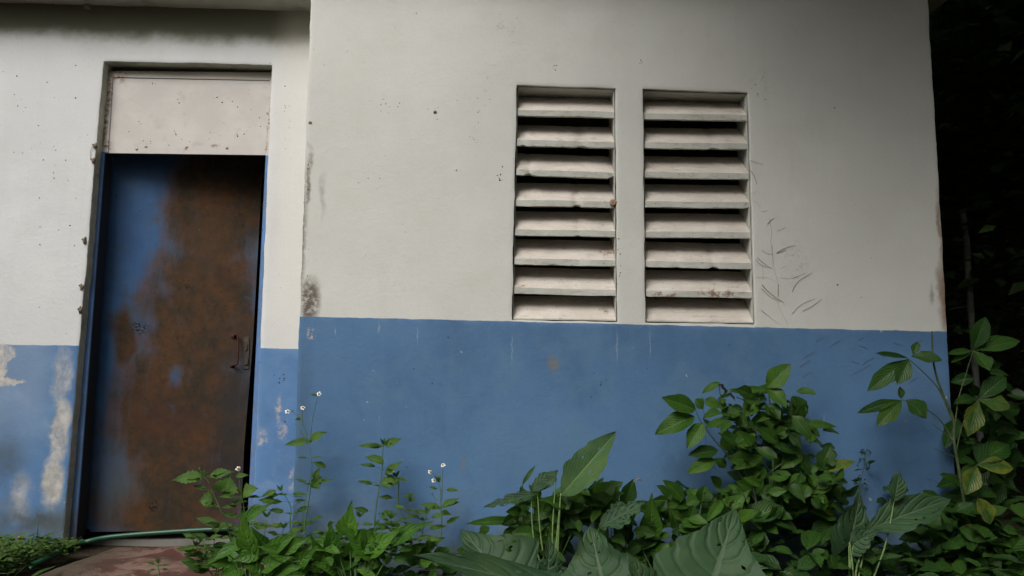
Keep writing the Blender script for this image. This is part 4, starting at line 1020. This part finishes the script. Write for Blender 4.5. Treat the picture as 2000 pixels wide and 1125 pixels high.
# ------------------------------------------------------------ the big shrub
SH = dict(kind='ovate', seg=(10, 4), fold=.3, curl=.15, wave=.04)
shrub = leafplant('leafy_shrub', 'tall dark leafy shrub against the blue wall, below and right of the windows', 'shrub', 1490, 3.52,
    A3((655, 195, 765, 75, 105, -.04, dict(tint=1.0)), (655, 205, 478, 200, 42, -.05, dict(tint=.8)), (665, 200, 750, 285, 85, -.06, dict(tint=.9)), (420, 170, 330, 215, 42, 0, dict(tint=.9)), (300, 305, 145, 240, 95, -.04, dict(tint=.5)),
       (295, 335, 103, 410, 110, -.04, dict(tint=.5)), (335, 370, 260, 488, 85, -.05, dict(tint=.9)), (345, 255, 420, 290, 65, -.02, dict(tint=1)), (600, 262, 540, 332, 75, -.05, dict(tint=.8)), (650, 280, 720, 345, 80, -.05), (780, 235, 830, 375, 110, .02, dict(tint=.2)),
       (835, 375, 1005, 378, 45, -.02, dict(tint=.8)), (820, 495, 728, 588, 90, -.05, dict(tint=.6)), (410, 505, 268, 520, 70, -.02), (400, 550, 262, 607, 75, -.03, dict(tint=.9, yellow=.25)), (690, 345, 560, 400, 110, -.02, dict(tint=.2)), (590, 390, 700, 400, 80, -.03), (560, 420, 500, 480, 90, -.03, dict(tint=.6)), (560, 480, 575, 410, 60, -.02),
       (930, 605, 1088, 548, 60, -.04, dict(yellow=.9, tint=.9)), (925, 600, 965, 482, 95, .0, dict(tint=.2)), (800, 660, 830, 590, 50, -.04, dict(kind='arrow')), (870, 700, 900, 770, 110, -.04, dict(kind='arrow')), (930, 650, 1030, 700, 110, -.04, dict(kind='arrow', tint=.8)), (960, 640, 1020, 700, 60, 0), (800, 700, 750, 690, 60, -.02),
       (820, 760, 720, 830, 90, -.04), (300, 250, 340, 300, 60, 0), (560, 330, 500, 380, 90, 0), (480, 290, 540, 300, 40, 0), (700, 430, 760, 400, 70, -.03), (1000, 830, 870, 790, 90, -.02), (1010, 870, 880, 960, 150, -.04, dict(tint=.1)), (980, 820, 940, 800, 30, -.05, dict(yellow=1, tint=1))),
    L_SHRUB, M_DSTEM, auto=False,
    stems=[([z3(640, 1100), z3(650, 900), z3(680, 650), z3(680, 450), z3(660, 210)], .007), ([z3(640, 900), z3(560, 620), z3(455, 400), z3(425, 250), z3(415, 175)], .005), ([z3(600, 760), z3(480, 560), z3(390, 450), z3(330, 370), z3(300, 310)], .004),
           ([z3(690, 800), z3(800, 650), z3(930, 610)], .004), ([z3(660, 620), z3(810, 495), z3(770, 430), z3(690, 370)], .004), ([z3(680, 560), z3(770, 400), z3(770, 240)], .003), ([z3(300, 540), z3(360, 540), z3(400, 600), z3(435, 615)], .0018),
           ([z3(340, 300), z3(345, 420), z3(352, 470), z3(340, 510)], .0012), ([z3(500, 240), z3(560, 270), z3(600, 300)], .002), ([z3(760, 430), z3(800, 480), z3(830, 520), z3(870, 590), z3(920, 650)], .0035)],
    clusters=[(1490, 890, 48, 70, 3.64, 40, 18, 46, dict(tint=.0)), (1500, 900, 60, 70, 3.66, 40, 16, 40, dict(tint=.0)), (1500, 950, 100, 60, 3.60, 50, 24, 60), (1530, 810, 60, 60, 3.58, 22, 16, 50), (1440, 850, 60, 70, 3.58, 16, 18, 50), (1570, 870, 60, 60, 3.58, 26, 18, 46), (1580, 960, 70, 40, 3.5, 70, 24, 52), (1500, 850, 62, 90, 3.55, 90, 6, 15, dict(asp=.8, tint=.15)), (1480, 850, 80, 90, 3.48, 16, 34, 58), (1430, 790, 30, 30, 3.55, 16, 10, 22), (1470, 990, 70, 50, 3.5, 70, 20, 46)], **SH)
b_ = bmesh.new()
for (x, y, x2, y2, w_) in ((410, 178, 470, 215, 26), (455, 225, 505, 245, 24)): lp(b_, *z3(x, y), *z3(x2, y2), w_ * .3955, 3.46, 0, kind='ovate', fold=.8, curl=.5, wave=.2, seg=(6, 3))
mesh('dead_leaf', b_, M_SPECK, shrub)['label'] = 'shrivelled black leaves'
# small herb against the wall
leafplant('small_herb', 'thin upright herb with tiny leaves on the blue wall, between shrub and tall plant', 'herb', 1675, 3.62, [], L_UNDER, M_DSTEM, auto=False,
          stems=[([z4(250, 830), z4(258, 740), z4(275, 660), z4(280, 610), z4(290, 580)], .0018)],
          clusters=[(z4(285, 600)[0], z4(0, 600)[1], 9, 8, 3.62, 14, 4, 8), (z4(275, 650)[0], z4(0, 660)[1], 12, 14, 3.62, 16, 5, 10), (z4(262, 720)[0], z4(0, 720)[1], 10, 14, 3.62, 14, 5, 11)], **dict(OV))

# ------------------------------------------------------------ tall plant at the right corner
OB = dict(kind='obov', seg=(10, 4), fold=.3, curl=.14, wave=.03)
leafplant('tall_shrub', 'tall plant with whorls of drooping, partly yellow leaves at the right corner of the building', 'shrub', 1880, 3.45,
    A4((730, 180, 785, 42, 80, -.05), (732, 182, 932, 125, 85, -.04, dict(tint=.8)), (732, 185, 805, 258, 85, -.08, dict(tint=.9)), (728, 182, 632, 187, 34, -.04), (728, 184, 642, 222, 28, -.02),
       (750, 385, 872, 283, 80, -.02), (752, 388, 890, 412, 95, -.06, dict(yellow=.35, tint=.8)), (748, 390, 718, 533, 85, -.06, dict(yellow=.5, tint=.6)), (745, 382, 663, 392, 45, -.03), (800, 420, 940, 480, 60, .05, dict(tint=.1)),
       (745, 660, 905, 668, 80, -.05, dict(yellow=.8, tint=.7)), (742, 662, 708, 778, 80, -.06, dict(yellow=.8, tint=.7)), (748, 655, 888, 560, 100, .03, dict(tint=.1)), (740, 655, 688, 632, 40, -.02), (748, 658, 770, 560, 80, .04, dict(tint=.1)),
       (745, 795, 812, 905, 90, -.05, dict(yellow=.9, tint=.6)), (742, 795, 680, 875, 70, 0, dict(tint=.3)), (750, 790, 830, 760, 70, .05, dict(tint=.1)),
       (655, 945, 768, 955, 85, -.06, dict(yellow=.8, tint=.9)), (650, 945, 560, 1000, 90, -.03), (650, 950, 620, 1050, 80, -.03), (655, 940, 600, 900, 80, 0), (860, 1050, 945, 960, 90, -.06, dict(tint=.9)), (780, 1080, 850, 1060, 80, -.04, dict(yellow=.3)),
       (462, 215, 290, 343, 80, .02), (460, 217, 418, 318, 75, -.03, dict(tint=.8)), (458, 214, 333, 183, 30, -.02, dict(tint=0)), (470, 205, 602, 212, 65, -.06, dict(tint=.6)), (478, 200, 500, 143, 38, 0),
       (430, 388, 252, 432, 50, .0, dict(tint=0)), (432, 390, 333, 488, 75, -.04, dict(tint=1, yellow=.15)), (428, 385, 428, 333, 34, 0), (448, 388, 540, 458, 95, -.05, dict(tint=.4))),
    L_RIGHT, M_DSTEM, auto=False,
    stems=[([z4(720, 1130), z4(705, 900), z4(672, 690), z4(650, 560), z4(648, 470), z4(610, 380), z4(580, 300), z4(562, 215), z4(558, 100)], .0085), ([z4(640, 470), z4(590, 350), z4(530, 280), z4(460, 217)], .0035), ([z4(645, 555), z4(590, 470), z4(520, 420), z4(432, 388)], .004),
           ([z4(655, 480), z4(670, 380), z4(700, 280), z4(730, 182)], .0035), ([z4(660, 600), z4(690, 480), z4(750, 388)], .0035), ([z4(690, 780), z4(700, 700), z4(745, 660)], .0035), ([z4(700, 860), z4(720, 820), z4(745, 795)], .003),
           ([z4(645, 550), z4(600, 520), z4(560, 490)], .0022), ([z4(660, 627), z4(610, 610), z4(565, 588)], .0022), ([z4(700, 1000), z4(680, 970), z4(652, 945)], .003)],
    clusters=[(1920, 800, 50, 90, 3.75, 26, 34, 62, dict(tint=.2)), (1925, 940, 55, 90, 3.65, 46, 34, 62), (1900, 1060, 70, 60, 3.5, 60, 26, 52), (1960, 850, 50, 60, 3.9, 20, 30, 50), (1850, 1010, 50, 30, 3.45, 30, 24, 46)], **OB)

# ------------------------------------------------------------ ground cover, undergrowth
def scatter(bm, x0, x1, y0, y1, n_, sz, h, kind='ovate', zf=ground_z, asp=.6, seg=(5, 2)):
    for _ in range(n_):
        x, y = rnd.uniform(x0, x1), rnd.uniform(y0, y1); z = zf(x, y) + h(x, y) * rnd.random() ** .7
        an = rnd.uniform(0, 2 * PI); L = rnd.uniform(*sz); d = Vector((math.cos(an), math.sin(an), rnd.uniform(-.2, .6))) * L
        p = Vector((x, y, z)); q = p + d
        if q.y > YP - .02 and q.x > xleft: continue
        leaf(bm, p, q, Vector((rnd.gauss(0, .4), rnd.gauss(-.4, .4), 1)), L * asp, kind, fold=rnd.uniform(.1, .5), curl=rnd.uniform(0, .3), seg=seg)
gc = lbm()
def gh(x, y):
    return .09 * max(.15, min(1, (-1.9 - x - .25 * (y - 4.15)) * 4))
for _ in range(3600):
    y = rnd.uniform(3.05, YR - .09); e = onz(150, 1065, 0).x + (y - 4.15) * .25 + .08 + .05 * NZ((y, 0, 0), 8)
    x = e - abs(rnd.gauss(0, .35)); z = max(-.02, ground_z(x, y)) + gh(x, y) * rnd.random()
    an = rnd.uniform(0, 2 * PI); L = rnd.uniform(.014, .046)
    leaf(gc, (x, y, z), Vector((x, y, z)) + Vector((math.cos(an), math.sin(an), rnd.uniform(0, .7))) * L, (rnd.gauss(0, .4), -.3, 1), L * .7, 'obov', seg=(4, 2), fold=.3)
for _ in range(60):
    y = rnd.uniform(3.5, YR - .09); x = onz(150, 1065, 0).x - rnd.uniform(-.05, .5); z = ground_z(x, y)
    p = Vector((x, y, z + .02)); tube(gc, spline([p, p + Vector((rnd.uniform(.0, .06), 0, .05)), p + Vector((rnd.uniform(0, .13), -.02, .06))], 3), .0012, 4)
tag(mesh('ground_cover', gc, L_SMALL), 'low green creeping ground cover left of the red doorstep', 'ground cover', kind='stuff')
# yellow flower and grass stalk
c = onz(40, 1052, .06); c = at(40, 1051, YR - .15); b_ = bmesh.new()
for k in range(7):
    an = 2 * PI * k / 7; leaf(b_, c, c + Vector((math.cos(an), -.3, math.sin(an))) * .014, (0, -1, .3), .011, 'obov', seg=(3, 2))
tube(b_, [c, c + Vector((.005, 0, -.1))], .001, 4)
tag(mesh('yellow_flower', b_, M_YPETAL, None, loc=c), 'single orange-yellow flower in the ground cover below the left wall', 'flower')
b_ = bmesh.new(); base = at(62, 1058, YR - .12)
for tx, ty in ((73, 1012), (74, 1035), (66, 1040), (82, 1045)):
    t_ = at(tx, ty, YR - .12); leaf(b_, base + Vector((rnd.uniform(-.01, .03), 0, -.04)), t_, (0, -1, .2), .006, 'lance', fold=.3, curl=.1, seg=(6, 1))
tag(mesh('grass_tuft', b_, L_SMALL, None, loc=base), 'thin upright grass tuft against the flaking blue wall at far left', 'grass')
b_ = bmesh.new(); base = onz(60, 1128, .02)
leaf(b_, base, onz(117, 1104, .0) + Vector((0, 0, .02)), (0, -.4, 1), .03, 'lance', fold=.2, curl=.05, seg=(8, 2))
tag(mesh('loose_grass', b_, L_SMALL, None, loc=base), 'broad pale green grass blade lying at the left edge of the red doorstep', 'grass')

ug = lbm()
hgt = lambda x, y: .12 + .16 * max(0, min(1, (x - .7) * 1.5)) * max(0, min(1, (y - 3.0) * 3)) 
scatter(ug, -.95, 2.6, 2.9, YP - .04, 1150, (.04, .12), hgt)
scatter(ug, .9, 2.7, 3.15, YP - .04, 420, (.07, .15), lambda x, y: .16 + .26 * max(0, min(1, (y - 3.1) * 2)))
scatter(ug, 2.0, 4.2, 3.2, 6.5, 900, (.07, .16), lambda x, y: .35 + .5 * NZ((x, y, 0), 1.1))
tag(mesh('undergrowth', ug, L_UNDER), 'dense dark green undergrowth along the foot of the wall', 'undergrowth', kind='stuff')

# ------------------------------------------------------------ forest beyond the corner and unseen shade trees over the clearing
def make_tree(name, label, loc, h, cc, cr, nleaf, lsz, seed, trunk=.14, nb=22, spread=.24, group='forest trees right of the building'):
    """trunk with limbs; leaves gathered in clumps inside an ellipsoid centred at cc (relative to the foot), radii cr"""
    rr = random.Random(seed); root = thing(name, label, 'tree', loc, group); L0 = Vector(loc); cc = Vector(cc)
    tb = bmesh.new(); top = L0 + Vector((cc.x * .5, cc.y * .5, h * .85))
    pts = [L0 + Vector((0, 0, -.1))] + [L0.lerp(top, t) + Vector((rr.uniform(-.12, .12), rr.uniform(-.12, .12), 0)) for t in (.25, .5, .75)] + [top]
    s = spline(pts, 4); tube(tb, s, [trunk * (1 - .8 * k / (len(s) - 1)) for k in range(len(s))], 9)
    cb = bmesh.new(); uvl = cb.loops.layers.uv.verify(); cl = cb.loops.layers.float_color.new('tint')
    cents = []
    for k in range(nb):
        d = Vector((rr.gauss(0, 1), rr.gauss(0, 1), rr.gauss(0, 1))).normalized() * rr.random() ** .45
        c = L0 + cc + Vector((d.x * cr[0], d.y * cr[1], d.z * cr[2])); c.z = max(c.z, .3); cents.append(c)
        st = s[min(len(s) - 1, int(len(s) * min(.95, max(.1, ((c.z - .6) / h)))))]
        m_ = st.lerp(c, .5) + Vector((0, 0, -.1)); tube(tb, spline([st, m_, c], 3), [trunk * .28 * (1 - .85 * i / 6) for i in range(7)], 5)
    for k in range(nleaf):
        c = rr.choice(cents); d = Vector((rr.gauss(0, cr[0]), rr.gauss(0, cr[1]), rr.gauss(0, cr[2] * .8))) * spread
        p = c + d; an = rr.uniform(0, 2 * PI); ax = Vector((math.cos(an), math.sin(an), rr.uniform(-.7, .2))).normalized()
        sd_ = ax.cross(Vector((rr.gauss(0, .5), rr.gauss(0, .5), 1))).normalized(); l = lsz * rr.uniform(.6, 1.3); t = rr.random()
        nn = sd_.cross(ax) * l * .08
        vs = [cb.verts.new(v) for v in (p, p + ax * l * .45 + sd_ * l * .26 + nn, p + ax * l, p + ax * l * .45 - sd_ * l * .26 + nn)]
        f = cb.faces.new(vs)
        for lp_, uv in zip(f.loops, ((.5, 0), (1, .5), (.5, 1), (0, .5))): lp_[uvl].uv = uv; lp_[cl] = (t, 0, 0, 1)
    mesh('trunk', tb, M_BARK, root); mesh('crown', cb, L_TREE, root)
    return root
def copy_tree(src, loc, rz, sc, label, group):
    r_ = src.copy(); COL.objects.link(r_); r_.location = loc; r_.rotation_euler = (0, 0, rz); r_.scale = (sc, sc, sc); r_['label'] = label; r_['group'] = group
    for ch in list(src.children):
        c = ch.copy(); COL.objects.link(c); c.parent = r_
    return r_
t1 = make_tree('forest_tree', 'dark broad-leaved tree close behind the right corner of the building', (3.4, 6.2, 0), 6.5, (0, 0, 3.2), (1.5, 1.3, 3.2), 12000, .15, 1)
t2 = make_tree('forest_tree', 'dense dark tree at the far right of the photo, beyond the tall plant', (4.9, 5.0, 0), 6.5, (0, 0, 3.3), (1.7, 1.5, 3.3), 12000, .15, 2)
t3 = make_tree('forest_tree', 'shaded tree deep in the forest, farthest behind the corner', (5.0, 8.6, 0), 8, (0, 0, 4), (2.3, 1.6, 4), 12000, .2, 3)
copy_tree(t3, (7.6, 7.4, 0), 2, 1.05, 'tall tree further back at the right edge of the picture', 'forest trees right of the building')
# unseen trees, added to shade the right wall and block the low sky
make_tree('forest_tree', 'unseen spreading tree added over the right half of the clearing to shade the wall', (4.2, 1.6, 0), 6.5, (-2.1, .5, 4.75), (2.4, 1.8, 1.0), 9500, .17, 5, trunk=.2, nb=34, group='unseen shade trees added over the clearing')
make_tree('forest_tree', 'unseen tree added over the right end of the roof for shade', (4.0, 3.9, 0), 7.5, (-.2, .4, 5.4), (2.0, 1.8, 1.9), 11000, .17, 8, trunk=.18, group='unseen shade trees added over the clearing')
for k, (x, y, sc) in enumerate(((4.6, -1.6, 1.0), (5.8, 2.6, 1.1), (2.0, -5.5, 1.05), (-1.8, -7.0, 1.0), (-5.6, -6.0, .9), (5.0, -5.0, 1.2), (-8.5, -2.0, .8))):
    copy_tree(t3, (x, y, 0), k * 1.3, sc, 'unseen leafy tree added round the clearing to block the low sky', 'unseen ring of trees added to block the low sky')
# bank added behind the trees to block the sky between them
b_ = bmesh.new(); n = 30
V = [[b_.verts.new((3.0 + 22 * i / n, 9.8 + 10 * j / n - .25 * i / n * 22, -.3 + 11 * min(1, (j / n) * 1.6) ** .8 + .5 * NZ((i, j, 0), .3))) for j in range(n + 1)] for i in range(n + 1)]
for i in range(n):
    for j in range(n): b_.faces.new((V[i][j], V[i + 1][j], V[i + 1][j + 1], V[i][j + 1]))
tag(mesh('added_hillside', b_, M_SOIL), kind='structure')
b_ = bmesh.new(); pb = at(1893, 560, 5.0); pt_ = at(1880, 415, 5.0)
tube(b_, spline([Vector((pb.x + .02, 5, -.1)), pb, pb.lerp(pt_, .5) + Vector((.01, 0, 0)), pt_], 6), .022, 8)
tag(mesh('bare_sapling', b_, simple('pale_bark', (.09, .09, .08), (.15, .15, .13), 20), None, loc=(pb.x, 5, 0)), 'thin pale stem standing in the dark gap right of the building', 'tree stem')
